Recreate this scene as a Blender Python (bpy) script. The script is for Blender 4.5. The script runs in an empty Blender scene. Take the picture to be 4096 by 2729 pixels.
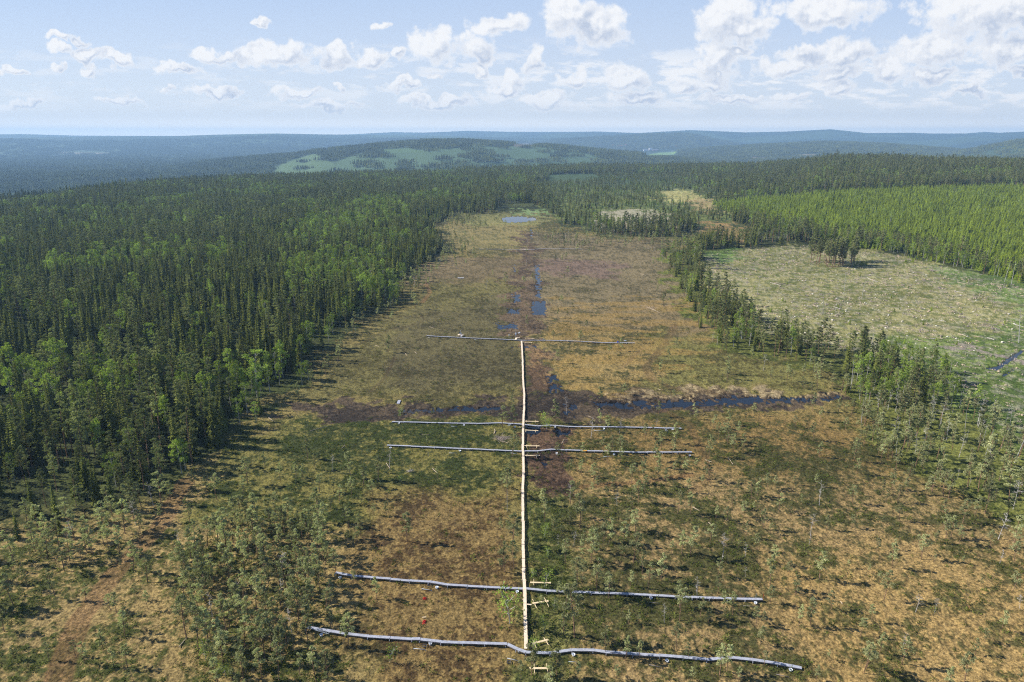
import bpy, math, random
import numpy as np
from math import radians, sin, cos, tan, pi, sqrt, atan2
from mathutils import Vector
random.seed(7); RNG = np.random.default_rng(11)

# ------------------------------------------------------------------ camera, sky, sun, exposure
CAM_H = 70.0; PITCH = radians(16.7); FPX = 2731.0; IW, IH = 4096.0, 2729.0
SUN_EL = radians(35); SUN_AZ = (-0.984, 0.177)          # horizontal direction towards the sun
sc = bpy.context.scene
COL = sc.collection
cam_d = bpy.data.cameras.new("camera"); cam = bpy.data.objects.new("camera", cam_d); COL.objects.link(cam)
cam.location = (0, 0, CAM_H); cam.rotation_euler = (pi/2 - PITCH, 0, 0)
cam_d.sensor_width = 36.0; cam_d.lens = 36.0*FPX/IW; cam_d.clip_start = 0.5; cam_d.clip_end = 200000
sc.camera = cam
sc.view_settings.view_transform = 'Standard'; sc.view_settings.look = 'None'
sc.view_settings.exposure = 0.72; sc.view_settings.gamma = 1.0
sc.render.engine = 'CYCLES'
cy = sc.cycles
cy.max_bounces = 5; cy.diffuse_bounces = 2; cy.glossy_bounces = 2; cy.transmission_bounces = 2
cy.volume_bounces = 0; cy.transparent_max_bounces = 6; cy.caustics_reflective = False; cy.caustics_refractive = False
cy.use_denoising = False; cy.filter_width = 1.15
try:
    cy.denoiser = 'OPENIMAGEDENOISE'; cy.denoising_input_passes = 'RGB_ALBEDO_NORMAL'; cy.denoising_prefilter = 'ACCURATE'
except Exception: pass

sun_d = bpy.data.lights.new("sun", 'SUN'); sun = bpy.data.objects.new("sun", sun_d); COL.objects.link(sun)
sun_d.energy = 4.9; sun_d.angle = radians(0.55); sun_d.color = (1.0, 0.955, 0.88)
to_sun = Vector((SUN_AZ[0]*cos(SUN_EL), SUN_AZ[1]*cos(SUN_EL), sin(SUN_EL)))
sun.rotation_euler = to_sun.to_track_quat('Z', 'Y').to_euler()

def uv_of(px, py):
    """A direction of the sky as (x/y, z/y) of its world vector."""
    a = (px-IW/2)/FPX; b = (IH/2-py)/FPX
    dy = cos(PITCH)+b*sin(PITCH); dz = -sin(PITCH)+b*cos(PITCH)
    return a/dy, dz/dy

class NT:
    """small helper to write node trees"""
    def __init__(s, tree): s.t = tree; s.n = tree.nodes; s.l = tree.links
    def new(s, typ, **kw):
        nd = s.n.new(typ)
        for k, v in kw.items(): setattr(nd, k, v)
        return nd
    def inp(s, sock, v):
        if isinstance(v, bpy.types.NodeSocket): s.l.new(v, sock)
        elif v is not None: sock.default_value = v
    def math(s, op, a, b=None, c=None, clamp=False):
        nd = s.new('ShaderNodeMath', operation=op); nd.use_clamp = clamp
        s.inp(nd.inputs[0], a); s.inp(nd.inputs[1], b); s.inp(nd.inputs[2], c)
        return nd.outputs[0]
    def vec(s, op, a, b=None, out=0):
        nd = s.new('ShaderNodeVectorMath', operation=op)
        s.inp(nd.inputs[0], a); s.inp(nd.inputs[1], b)
        return nd.outputs[out]
    def noise(s, vec, scale, detail=4, rough=.55, dist=0.0, out=0):
        nd = s.new('ShaderNodeTexNoise'); s.inp(nd.inputs['Vector'], vec)
        nd.inputs['Scale'].default_value = scale; nd.inputs['Detail'].default_value = detail
        nd.inputs['Roughness'].default_value = rough; nd.inputs['Distortion'].default_value = dist
        return nd.outputs[out]
    def ramp(s, v, a, b, lo=0.0, hi=1.0, smooth=True):
        nd = s.new('ShaderNodeMapRange'); nd.interpolation_type = 'SMOOTHSTEP' if smooth else 'LINEAR'
        s.inp(nd.inputs[0], v); s.inp(nd.inputs[1], a); s.inp(nd.inputs[2], b); s.inp(nd.inputs[3], lo); s.inp(nd.inputs[4], hi)
        return nd.outputs[0]
    def mix(s, f, a, b, blend='MIX'):
        nd = s.new('ShaderNodeMix'); nd.data_type = 'RGBA'; nd.blend_type = blend
        s.inp(nd.inputs[0], f)
        for sock, v in ((nd.inputs[6], a), (nd.inputs[7], b)):
            if isinstance(v, tuple) and len(v) == 3: v = (*v, 1.0)
            s.inp(sock, v)
        return nd.outputs[2]

# ---- world: Nishita sky with the day's fair weather clouds as one procedural layer
world = bpy.data.worlds.new("World"); sc.world = world; world.use_nodes = True
W = NT(world.node_tree); W.n.clear()
sky = W.new('ShaderNodeTexSky', sky_type='NISHITA'); sky.sun_disc = False
sky.sun_elevation = SUN_EL; sky.sun_rotation = atan2(SUN_AZ[0], SUN_AZ[1]) % (2*pi)
sky.altitude = 300; sky.air_density = 1.0; sky.dust_density = 0.4; sky.ozone_density = 2.0
geo = W.new('ShaderNodeTexCoord').outputs['Generated']
sep = W.new('ShaderNodeSeparateXYZ'); W.l.new(geo, sep.inputs[0])
DX, DY, DZ = sep.outputs
ady = W.math('MAXIMUM', W.math('ABSOLUTE', DY), 0.02)
U = W.math('DIVIDE', DX, ady); V = W.math('DIVIDE', DZ, ady)
cmb = W.new('ShaderNodeCombineXYZ'); W.l.new(U, cmb.inputs[0]); W.l.new(V, cmb.inputs[1]); W.l.new(W.ramp(DY, -0.02, 0.02), cmb.inputs[2])
P0 = cmb.outputs[0]
wn = W.new('ShaderNodeTexNoise'); W.l.new(P0, wn.inputs['Vector']); wn.inputs['Scale'].default_value = 26
wn.inputs['Detail'].default_value = 3.0; wn.inputs['Roughness'].default_value = .55
warp = W.vec('SCALE', W.vec('SUBTRACT', wn.outputs['Color'], (0.5, 0.5, 0.5))); warp.node.inputs['Scale'].default_value = 0.05
P1 = W.vec('ADD', P0, warp)
# (x0, x1, y_top, y_bottom, weight)
CL = [(185,330,128,165,.75),(195,300,172,222,.9),(260,420,190,240,.9),(380,545,205,262,1),(270,365,145,188,.9),(-40,140,278,314,.9),(215,282,252,288,.7),(320,395,248,303,.9),
 (615,835,262,305,.95),(755,960,195,245,1),(900,1310,170,262,1.15),(1290,1400,168,262,1),(1380,1570,186,265,1),(1640,1840,108,250,1.15),(1560,1640,180,250,.8),
 (1820,1995,120,238,1.1),(1880,2115,42,135,1.1),(1000,1085,80,122,.9),(1490,1565,90,130,.8),(2180,2400,-40,120,1.1),(2220,2515,20,175,1.2),(2790,3020,-40,165,1.2),(2830,3110,40,178,1.1),
 (3060,3500,-40,95,1.1),(2765,2985,172,302,1.1),(3120,3320,185,260,1),(3250,3500,145,262,1.05),(3670,4300,-60,112,1.25),(3560,3900,118,255,1.1),(3850,4300,95,258,1.15),(2085,2190,170,278,1),
 (2215,2375,272,350,1),(2390,2620,252,352,1.05),(2630,2800,300,370,1),(2760,2940,290,372,1),(3000,3250,238,310,1),(3220,3480,258,330,.95),(3440,3650,240,322,1),(3600,3830,262,335,.95),(4000,4200,262,310,.9),
 (1060,1300,340,392,.8),(1510,1720,315,362,.95),(730,985,350,398,.85),(640,720,348,372,.7),(1700,1782,272,300,.9),(1880,1972,252,302,.95),(1340,1405,338,362,.8),(2000,2110,272,350,.9),(1950,2080,318,372,.8),
 (2060,2300,350,420,.9),(2400,2700,352,420,.85),(2750,3100,375,420,.8),(3280,3420,328,395,.95),(3080,3280,355,400,.8),(3700,4000,350,400,.8),(2900,3000,180,240,.9),(340,600,372,420,.5),(1100,1500,392,440,.5),(-60,220,385,430,.6),(1550,1950,372,425,.55)]
dmin = None; smin = None
for (x0, x1, yt, yb, wt) in CL:
    cx, cyy = (x0+x1)/2, yb-(yb-yt)*.42
    u, v = uv_of(cx, cyy); ru = (x1-x0)/2/FPX*1.04; rv = (yb-yt)/2/FPX*1.08
    ru *= (0.7+.3*wt); rv *= (0.7+.3*wt)
    q = W.vec('MULTIPLY', W.vec('SUBTRACT', P1, (u, v, 1.0)), (1/ru, 1/rv, 4.0))
    d = W.vec('LENGTH', q, out=1)
    dmin = d if dmin is None else W.math('SMOOTH_MIN', dmin, d, 0.12)
    s_ = W.vec('LENGTH', W.vec('ADD', q, (-0.35, 0.6, 0.0)), out=1)          # the side away from the sun and from the top
    smin = s_ if smin is None else W.math('SMOOTH_MIN', smin, s_, 0.25)
nA = W.noise(P0, 34, 7, .62)
nB = W.noise(W.vec('ADD', P0, (0.004, -0.006, 0.0)), 34, 7, .62)
body = W.math('ADD', W.math('SUBTRACT', 1.0, dmin), W.math('MULTIPLY', W.math('SUBTRACT', nA, .5), 1.7))
# thin broken layer low over the horizon and a general scatter elsewhere in the sky
lowv = W.vec('MULTIPLY', P0, (15.0, 62.0, 3.0))
nL = W.noise(lowv, 1.0, 6, .6)
wlow = W.math('MULTIPLY', W.ramp(V, 0.015, 0.05), W.ramp(V, 0.135, 0.085))
wright = W.ramp(U, -0.55, 0.35, .35, 1.0)
low = W.math('MULTIPLY', W.ramp(nL, .48, .62), W.math('MULTIPLY', wlow, wright))
amask = W.ramp(body, 0.0, 0.40)
elev = W.math('ARCSINE', DZ)
hi_n = W.noise(W.vec('MULTIPLY', geo, (1.0, 1.0, 2.2)), 3.2, 6, .6)
hi_w = W.math('MULTIPLY', W.ramp(hi_n, .60, .70), W.math('MAXIMUM', W.ramp(V, .235, .30), W.ramp(DY, .3, -.1)))
hi_w = W.math('MULTIPLY', hi_w, W.ramp(DZ, .02, .12))
mask = W.math('MAXIMUM', amask, W.math('MAXIMUM', low, W.math('MULTIPLY', hi_w, .9)))
# brightness inside the cloud: sunlit heads, greyer flat bases
rel = W.math('SUBTRACT', smin, dmin)                       # large near the sunlit upper left rim
lit = W.ramp(rel, -0.25, 0.60)
relief = W.math('MULTIPLY', W.math('SUBTRACT', nA, nB), 3.2)
lit2 = W.math('ADD', lit, relief, clamp=True)
thick = W.ramp(body, .10, .70)
shade = W.math('MULTIPLY', W.math('SUBTRACT', 1.0, lit2), W.math('MULTIPLY', thick, .9), clamp=True)
cloud_c = W.mix(shade, (0.94, 0.95, 0.97), (0.50, 0.58, 0.73))
skyc = W.mix(1.0, sky.outputs[0], (0.1, 0.1, 0.1), 'MULTIPLY')
SKYGAIN = 1.0
# broad colour of the clear sky: pale near the horizon
g1 = W.ramp(V, -0.01, 0.30, smooth=False)
clear = W.mix(g1, (0.86, 0.90, 0.97), (0.36, 0.56, 0.92))
g2 = W.ramp(V, 0.30, 1.2, smooth=False)
clear = W.mix(g2, clear, (0.055, 0.125, 0.33))
mixsky = W.mix(0.82, skyc, clear)
final = W.mix(mask, mixsky, cloud_c)
fade = W.ramp(V, 0.0, 0.055)
final = W.mix(fade, W.mix(.22, mixsky, cloud_c), final)
final = W.mix(W.ramp(V, 0.030, 0.0), final, (1.55, 1.46, 1.30))
bg = W.new('ShaderNodeBackground'); W.l.new(final, bg.inputs[0]); bg.inputs[1].default_value = 0.62
wo = W.new('ShaderNodeOutputWorld'); W.l.new(bg.outputs[0], wo.inputs[0])
try: world.cycles.sampling_method = 'MANUAL'; world.cycles.sample_map_resolution = 512
except Exception: pass

# ------------------------------------------------------------------ helpers
def lin(c):
    c = np.asarray(c, float)/255.0
    return np.where(c <= .04045, c/12.92, ((c+.055)/1.055)**2.4)
ALB = 0.80
def alb(r, g, b, k=1.0): return lin((r, g, b))*ALB*k

def hash2(ix, iy, seed):
    h = (ix.astype(np.int64)*374761393 + iy.astype(np.int64)*668265263 + seed*982451653) & 0xFFFFFFFF
    h = ((h ^ (h >> 13))*1274126177) & 0xFFFFFFFF
    h = h ^ (h >> 16)
    return (h & 0xFFFF)/65535.0
def vn(x, y, seed=0):
    ix = np.floor(x); iy = np.floor(y); fx = x-ix; fy = y-iy
    fx = fx*fx*fx*(fx*(fx*6-15)+10); fy = fy*fy*fy*(fy*(fy*6-15)+10)
    a = hash2(ix, iy, seed); b = hash2(ix+1, iy, seed); c = hash2(ix, iy+1, seed); d = hash2(ix+1, iy+1, seed)
    return (a*(1-fx)+b*fx)*(1-fy)+(c*(1-fx)+d*fx)*fy
def fbm(x, y, seed=0, octs=4, gain=.5):
    s = 0; a = 1; t = 0
    c_, s_ = cos(.6), sin(.6)
    for o in range(octs):
        s = s+a*vn(x, y, seed+o*17); t += a; a *= gain
        x, y = (x*c_-y*s_)*2.03+11.3, (x*s_+y*c_)*2.03-7.7
    return s/t
def sstep(a, b, x):
    t = np.clip((x-a)/(b-a), 0, 1); return t*t*(3-2*t)

def proj(x, y, z):
    dz = z-CAM_H
    depth = y*cos(PITCH)-dz*sin(PITCH); upc = y*sin(PITCH)+dz*cos(PITCH)
    d = np.where(depth > 1, depth, 1.0)
    px = np.where(depth > 1, IW/2+FPX*x/d, -9e4*np.sign(-x)-1e5*(np.abs(x) < 1e-6)); py = np.where(depth > 1, IH/2-FPX*upc/d, 9e4)
    return px, py, depth
def G(px, py, z=0.0):
    a = (px-IW/2)/FPX; b = (IH/2-py)/FPX
    dy = cos(PITCH)+b*sin(PITCH); dz = -sin(PITCH)+b*cos(PITCH)
    t = (z-CAM_H)/dz
    return Vector((a*t, dy*t, z))

def sdist(poly, x, y):
    """signed distance to a polygon, positive inside"""
    poly = np.asarray(poly, float); n = len(poly)
    best = np.full(x.shape, 1e18); inside = np.zeros(x.shape, bool)
    for i in range(n):
        ax, ay = poly[i]; bx, by = poly[(i+1) % n]
        ex, ey = bx-ax, by-ay; L = ex*ex+ey*ey+1e-9
        t = np.clip(((x-ax)*ex+(y-ay)*ey)/L, 0, 1)
        dd = (x-ax-t*ex)**2+(y-ay-t*ey)**2
        best = np.minimum(best, dd)
        if ay != by:
            c = ((ay > y) != (by > y)) & (x < (bx-ax)*(y-ay)/(by-ay)+ax)
            inside ^= c
    return np.where(inside, 1, -1)*np.sqrt(best)
def ldist(pts, x, y):
    best = np.full(x.shape, 1e18)
    for (ax, ay), (bx, by) in zip(pts[:-1], pts[1:]):
        ex, ey = bx-ax, by-ay; L = ex*ex+ey*ey+1e-9
        t = np.clip(((x-ax)*ex+(y-ay)*ey)/L, 0, 1)
        best = np.minimum(best, (x-ax-t*ex)**2+(y-ay-t*ey)**2)
    return np.sqrt(best)

# ------------------------------------------------------------------ terrain
def dep(py): return PITCH-math.atan((IH/2-py)/FPX)     # depression angle of a picture row
# crest of the near plateau: px, Rc, Zc
_cp = [(-3000,748,0),(-1200,750,0),(0,752,0),(348,731,0),(696,700,0),(1114,691,0),(1740,679,0),(2088,661,0),(2610,656,0),(3045,644,10)]
CX = [c[0] for c in _cp]+[3180,3350,3700,4096,6500,9000]
CR = [(55-c[2])/tan(dep(c[1])) for c in _cp]+[1350,1250,1250,1250,1200,1200]
CZ = [c[2] for c in _cp]+[55-1350*tan(dep(632)), 55-1250*tan(dep(608)), 55-1250*tan(dep(606)), 55-1250*tan(dep(608)), 32, 32]
# ridges: distance, half width, profile [(px, py_top)], tree height on it
RIDGES = [
 (3100, 700, [(-2500,760),(0,738),(255,696),(425,675),(680,650),(935,624),(1190,607),(1275,592),(1530,568),(1700,556),(1850,554),(2000,563),(2222,577),(2356,590),(2600,612),(2900,650)], 11),
 (5000, 900, [(2700,600),(2860,586),(3024,576),(3291,564),(3514,569),(3781,585),(4000,600)], 8),
 (4300, 900, [(3600,625),(3825,602),(3959,576),(4096,554),(4400,535),(5200,525),(7000,540)], 10),
 (7600, 1200, [(-4000,548),(-1000,552),(0,551),(425,546),(722,544),(850,540),(1104,535),(1274,538),(1500,541),(1700,543),(2000,549),(2300,556),(2500,575)], 0),
 (6800, 800, [(2200,560),(2400,547),(2560,538),(2730,533),(2800,541),(2860,556),(2950,572)], 0),
 (7700, 700, [(3200,560),(3400,551),(3560,547),(3800,553),(4100,549),(4300,556)], 0),
 (8700, 1000, [(1900,560),(2100,540),(2383,530),(2560,532),(2757,522),(2979,531),(3150,528),(3318,520),(3469,534),(3650,533),(3781,538),(3932,536),(4096,530),(4500,536),(7000,545)], 0),
 (10000, 1000, [(-4000,545),(-200,541),(85,538),(300,543),(900,545),(1400,538),(1572,529),(1700,531),(1870,524),(2040,528),(2300,528),(2383,527),(2560,533),(3600,536),(3860,536),(3932,531),(4000,534),(4500,540)], 0),
]
def terrain(x, y):
    r = np.hypot(x, y)+1e-6
    ang = np.arctan2(x, np.where(np.abs(y) < 1e-6, 1e-6, y))
    angc = np.clip(ang, -1.1, 1.1)
    pxa = IW/2+FPX*np.tan(angc)/cos(PITCH)
    Rc = np.interp(pxa, CX, CR); Zc = np.interp(pxa, CX, CZ)
    wob = (fbm(x/260, y/260, 5, 3)-.5)*10
    z = Zc*sstep(0, 1, (r-430)/(Rc-430))**1.0
    z = z+wob*sstep(700, 1000, r)*.6
    rolling = -62+(fbm(x/1400, y/1400, 3, 4)-.5)*46+(fbm(x/420, y/420, 31, 3)-.5)*16*sstep(1500, 2500, r)
    t = sstep(Rc+40, Rc+900, r)
    z = z*(1-t)+rolling*t
    for k, (D, w, prof, th) in enumerate(RIDGES):
        xs = [p_[0] for p_ in prof]; el = [CAM_H-th-D*tan(dep(p_[1])) for p_ in prof]
        zt = np.interp(pxa, xs, el, left=el[0], right=-70)
        if k == 1 or k == 4 or k == 5:
            zt = np.where(pxa < xs[0], -70, zt)
        Dn = D*(1+(fbm(pxa/500+k*7, pxa*0+k, 9, 2)-.5)*.10)
        wv = w*(.8+.5*fbm(pxa/300, pxa*0+k*3.3, 19, 2))
        side = np.where(r < Dn, 1.25, 1.0)
        f = np.exp(-((r-Dn)/(wv*side))**2)
        rid = -75+(zt+75)*f
        rid = rid+(fbm(x/500, y/500, 40+k, 3)-.5)*14*f*(1-f)*2
        z = np.where(r > Rc+60, np.maximum(z, rid), z)
    return z
def tz(x, y): return float(terrain(np.array([x]), np.array([y]))[0])
def GT(px, py):
    a = (px-IW/2)/FPX; b = (IH/2-py)/FPX
    d = np.array([a, cos(PITCH)+b*sin(PITCH), -sin(PITCH)+b*cos(PITCH)])
    t = np.geomspace(60, 30000, 4000)
    X = d[0]*t; Y = d[1]*t; Z = CAM_H+d[2]*t
    below = np.nonzero(Z < terrain(X, Y))[0]
    i = below[0] if len(below) else len(t)-1
    return Vector((X[i], Y[i], tz(X[i], Y[i])))

# ------------------------------------------------------------------ ground zones, outlined on the ground as it lies
BOG = [(-900,3100),(-900,2300),(-200,2250),(150,2180),(330,2120),(520,2060),(640,1990),(760,1880),(900,1750),(1000,1680),(1060,1610),(1180,1550),(1250,1470),(1280,1400),(1400,1330),(1450,1260),(1560,1230),(1600,1170),(1620,1110),(1700,1060),(1770,1010),(1760,960),(1730,900),(1830,862),(2000,852),(2200,850),(2260,900),(2420,950),(2700,950),(2790,945),(2820,960),(2660,1020),(2690,1100),(2740,1200),(2800,1300),(2880,1380),(2950,1410),(3100,1440),(3300,1490),(3420,1560),(3500,1650),(3650,1850),(3900,2000),(4300,2150),(5000,2300),(5000,3100)]
CLEARCUT = [(2810,1015),(3000,990),(3300,975),(3600,1020),(3900,1090),(4096,1150),(4700,1300),(4700,2000),(4200,1800),(4050,1760),(3900,1620),(3700,1480),(3540,1425),(3330,1398),(3150,1360),(3040,1330),(2960,1250),(2870,1175),(2800,1085)]
STRIP = [(2745,1010),(2800,1085),(2870,1175),(2960,1250),(3040,1330),(3180,1368),(3330,1400),(3440,1450),(3420,1490),(3300,1490),(3100,1440),(2950,1415),(2870,1390),(2790,1310),(2730,1210),(2690,1120),(2650,1030),(2690,1005)]
WOODR = [(3400,1440),(3520,1420),(3700,1470),(3900,1620),(4060,1760),(4300,1880),(4300,2250),(4000,2080),(3750,1960),(3560,1820),(3400,1640),(3380,1520)]
PLANT = [(2560,700),(2870,800),(3306,762),(3654,748),(4096,740),(5200,735),(5200,1500),(4400,1250),(4096,1150),(3900,1090),(3600,1020),(3300,985),(3180,965),(3000,955),(2900,870)]
PLANT2 = [(2850,816),(3306,775),(3654,758),(4096,750),(5200,745),(5200,1500),(4400,1260),(4096,1140),(3900,1080),(3600,1010),(3350,985),(3200,930),(3000,890)]
TREEISLE = [(2240,905),(2400,908),(2560,912),(2780,905),(2790,940),(2680,948),(2420,948),(2300,930)]
SMALLCUT = [(2405,848),(2500,840),(2640,844),(2690,870),(2690,905),(2560,915),(2400,905)]
OPENS = [[(2640,765),(2765,758),(2800,790),(2780,815),(2660,815)],[(2755,798),(2850,797),(2868,822),(2860,850),(2780,850)],[(2780,890),(2900,885),(3010,915),(3060,950),(2960,972),(2800,960)],[(2180,700),(2370,695),(2430,725),(2200,735)]]
THIN = [(2130,735),(2300,700),(2700,700),(2860,760),(2960,880),(2760,905),(2400,905),(2250,880)]
DITCH = [(1060,1642),(1300,1626),(1560,1614),(2090,1598),(2300,1572),(2500,1562),(2900,1560),(3360,1562),(3400,1612),(3000,1636),(2600,1650),(2250,1690),(2090,1660),(1700,1656),(1400,1676),(1150,1680)]
CHANNEL = [(2085,930),(2145,930),(2165,1200),(2180,1350),(2260,1560),(2110,1600),(2100,1350),(2040,1340),(2050,1180),(2070,1000)]
GREENSTRIP = [(2110,1960),(2190,1950),(2260,2150),(2290,2400),(2280,2900),(2115,2900),(2108,2400)]
BARS = [(2180,1350)]
CLUMP = [(760,2200),(900,2110),(1080,2060),(1280,2080),(1330,2250),(1300,2400),(1360,2560),(1420,2760),(760,2760),(740,2500),(700,2380)]
ZONES = [  # polygon, soft edge px, light rgb, dark rgb, balance, weight
 (BOG, 25, (136,121,72), (88,84,46), .50, 1),
 ([(-900,3100),(-900,2200),(300,2120),(700,1980),(1000,1850),(1300,1950),(1450,2200),(1400,2900)], 200, (156,134,86), (84,88,42), .47, 1),
 ([(900,1730),(1500,1660),(2090,1680),(2085,2050),(1500,2050),(1100,2150),(800,2050)], 40, (124,116,62), (62,70,33), .56, 1),
 ([(1500,1990),(2060,1960),(2080,2900),(1500,2900),(1390,2350)], 130, (136,114,70), (88,70,44), .48, 1),
 ([(1150,1600),(1400,1400),(1600,1250),(1700,1130),(2060,1130),(2085,1590),(1500,1600)], 40, (120,112,66), (90,84,48), .50, 1),
 ([(1650,1250),(2050,1170),(2085,1540),(1700,1590),(1500,1500)], 90, (104,96,62), (78,72,46), .5, 1),
 ([(1760,880),(2080,870),(2080,1000),(1780,1000)], 20, (144,130,82), (108,104,62), .45, 1),
 ([(1640,1040),(2090,1020),(2090,1120),(1640,1140)], 22, (128,112,80), (104,92,62), .45, 1),
 ([(2150,930),(2660,960),(2690,1150),(2760,1300),(2150,1300)], 30, (130,116,84), (96,88,60), .5, 1),
 ([(2150,1230),(2780,1200),(2800,1330),(2170,1350)], 25, (136,118,82), (94,86,56), .5, 1),
 ([(2190,1340),(2640,1340),(2720,1480),(2500,1560),(2280,1550)], 40, (152,130,80), (86,82,48), .48, 1),
 ([(2640,1330),(2900,1390),(3150,1450),(3350,1540),(2600,1555)], 40, (128,122,68), (92,86,48), .5, 1),
 ([(2250,1690),(2700,1660),(3300,1640),(3600,1800),(3500,2000),(2700,1960),(2230,1960)], 140, (138,114,68), (80,78,42), .54, 1),
 ([(2250,1960),(2700,1900),(3400,1900),(4300,2150),(4600,3000),(2330,3000)], 260, (154,130,86), (86,84,48), .55, 1),
 ([(3000,2250),(3600,2150),(4600,2350),(4600,3000),(3300,3000)], 300, (168,140,88), (100,94,54), .49, 1),
 (STRIP, 25, (118,122,56), (78,84,38), .5, 1),
 (WOODR, 60, (122,124,62), (72,80,36), .5, 1),
 (CLEARCUT, 12, (160,153,102), (118,120,66), .48, 1),
 ([(3500,1380),(3900,1330),(4200,1250),(4700,1400),(4700,2050),(4000,1760),(3700,1500)], 60, (128,142,74), (84,104,48), .5, 1),
 ([(3700,1050),(4096,1130),(4700,1260),(4700,1360),(4096,1230),(3850,1140)], 25, (124,142,76), (92,112,54), .5, 1),
 ([(2800,1010),(2960,990),(2970,1030),(2870,1060)], 15, (114,138,66), (92,116,52), .5, 1),
 (GREENSTRIP, 90, (116,116,66), (66,76,38), .54, .8),
 (CHANNEL, 12, (116,98,74), (84,70,54), .5, 1),
 ([(2110,1380),(2175,1380),(2240,1560),(2130,1560)], 18, (146,118,80), (100,80,60), .5, 1),
 (DITCH, 10, (96,82,64), (60,52,44), .5, 1),
 ([(2430,1567),(2900,1560),(3350,1562),(3350,1582),(2900,1582),(2500,1592)], 7, (158,140,104), (112,94,66), .50, 1),
 ([(2115,1720),(2290,1715),(2300,1850),(2270,1960),(2130,1975),(2110,1850)], 20, (104,82,62), (66,52,42), .5, 1),
 ([(2150,1040),(2330,1030),(2500,1060),(2450,1110),(2200,1100)], 20, (128,104,92), (104,86,76), .5, .7),
 (THIN, 25, (118,126,66), (76,90,42), .5, 1),
 (SMALLCUT, 6, (172,164,136), (130,126,88), .4, 1),
 (OPENS[0], 5, (172,166,104), (150,142,84), .5, 1),(OPENS[1], 5, (172,152,104), (150,132,84), .5, 1),(OPENS[2], 8, (160,130,82), (112,104,60), .5, 1),(OPENS[3], 6, (150,132,104), (118,112,76), .5, 1),
 ([(1830,856),(2010,850),(2170,852),(2190,900),(1900,912)], 8, (138,132,80), (108,108,60), .5, 1),
 ([(2075,846),(2130,838),(2180,842),(2185,858),(2110,862)], 4, (136,156,100), (112,134,78), .5, 1),
]
TRACKS = [ # polyline, half width m, rgb
 ([(215,2800),(245,2660),(270,2600),(320,2480),(400,2370),(480,2270),(560,2190),(650,2090),(700,2000),(745,1925)], 2.1, (134,98,68), 1.0),
 ([(2490,1470),(2530,1430),(2570,1395)], .9, (112,88,62), .6),
 ([(2700,1560),(2640,1530),(2600,1505),(2585,1468),(2625,1420),(2665,1370),(2700,1300)], 1.6, (112,86,60), .7),
 ([(1480,1570),(1540,1510),(1580,1430)], .7, (84,66,48), .7),
 ([(1420,1385),(1560,1320),(1620,1310),(1700,1280),(1680,1265),(1500,1272)], .8, (92,76,54), .6),
 ([(2650,1640),(2760,1700),(2850,1900),(2780,1960)], 1.2, (128,92,62), .5),
 ([(2330,1948),(2600,1925),(2760,1900)], 1.0, (134,88,60), .7),
 ([(1690,1210),(1720,1170),(1700,1130)], 1.2, (150,100,70), .6),
]
FARZ = [ # on the hills beyond the plateau
 ([(1090,690),(1130,655),(1200,632),(1262,612),(1310,640),(1360,668),(1350,705),(1100,705)], (98,120,76)),
 ([(1380,630),(1560,606),(1700,598),(1900,588),(2100,582),(2300,596),(2420,640),(2300,690),(1400,705),(1330,660)], (88,110,72)),
 ([(2040,575),(2110,572),(2160,585),(2060,588)], (112,104,84)),
 ([(1500,600),(1640,592),(1700,608),(1540,615)], (92,116,70)),
 ([(2598,618),(2640,610),(2712,606),(2700,617),(2660,626),(2600,630)], (130,160,82)),
 ([(180,608),(450,612),(445,622),(190,614)], (150,140,116)),
 ([(600,622),(680,620),(690,628),(610,630)], (140,140,110)),
 ([(3180,618),(3270,616),(3260,626),(3190,628)], (148,136,116)),
 ([(2990,628),(3080,630),(3070,640),(3000,638)], (148,124,108)),
]
POOLS = [  # polygon, wetness
 ([(1590,1625),(1700,1625),(1980,1612),(2030,1640),(1900,1655),(1600,1662)], .62),
 ([(1130,1655),(1200,1650),(1210,1668),(1140,1672)], .55),
 ([(1250,1650),(1400,1640),(1420,1665),(1260,1672)], .42),
 ([(1700,1608),(2090,1595),(2090,1625),(1900,1615)], .40),
 ([(2350,1600),(2600,1590),(3380,1570),(3390,1610),(3060,1625),(2900,1632),(2560,1645),(2380,1640)], .54),
 ([(2860,1580),(3060,1570),(3060,1625),(2900,1630)], .60),
 ([(2230,1600),(2330,1600),(2320,1680),(2240,1690)], .42),
 ([(2100,1698),(2165,1702),(2160,1732),(2100,1730)], 1.0),
 ([(2225,1728),(2280,1724),(2268,1745),(2232,1746)], .95),
 ([(2150,1840),(2190,1838),(2215,1880),(2170,1885)], .7),
 ([(2165,1490),(2240,1490),(2275,1580),(2190,1585)], .52),
 ([(2120,1195),(2190,1195),(2185,1270),(2125,1262)], .74),
 ([(2040,1170),(2085,1165),(2090,1215),(2050,1215)], .64),
 ([(1960,1285),(2075,1285),(2090,1325),(2000,1325)], .62),
 ([(2030,1375),(2150,1372),(2160,1400),(2040,1400)], .5),
 ([(2130,1050),(2165,1050),(2175,1200),(2135,1200)], .60),
 ([(2040,1040),(2075,1040),(2075,1110),(2045,1110)], .42),
 ([(2115,910),(2140,910),(2140,975),(2112,975)], .55),
 ([(2020,1225),(2090,1225),(2085,1265),(2025,1262)], .62),
 ([(1860,1115),(1990,1130),(1990,1142),(1860,1130)], .30),
 ([(2340,1100),(2520,1110),(2520,1140),(2350,1125)], .22),
]
POND = [([(2005,870),(2070,864),(2100,868),(2140,870),(2150,880),(2090,890),(2015,890)], .86)]
CREEKS = [([(3925,1475),(3990,1462),(4085,1400),(4096,1405),(4060,1435),(3990,1480)], .9),([(3995,1500),(4060,1470),(4060,1480),(4010,1515)], .6)]

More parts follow.
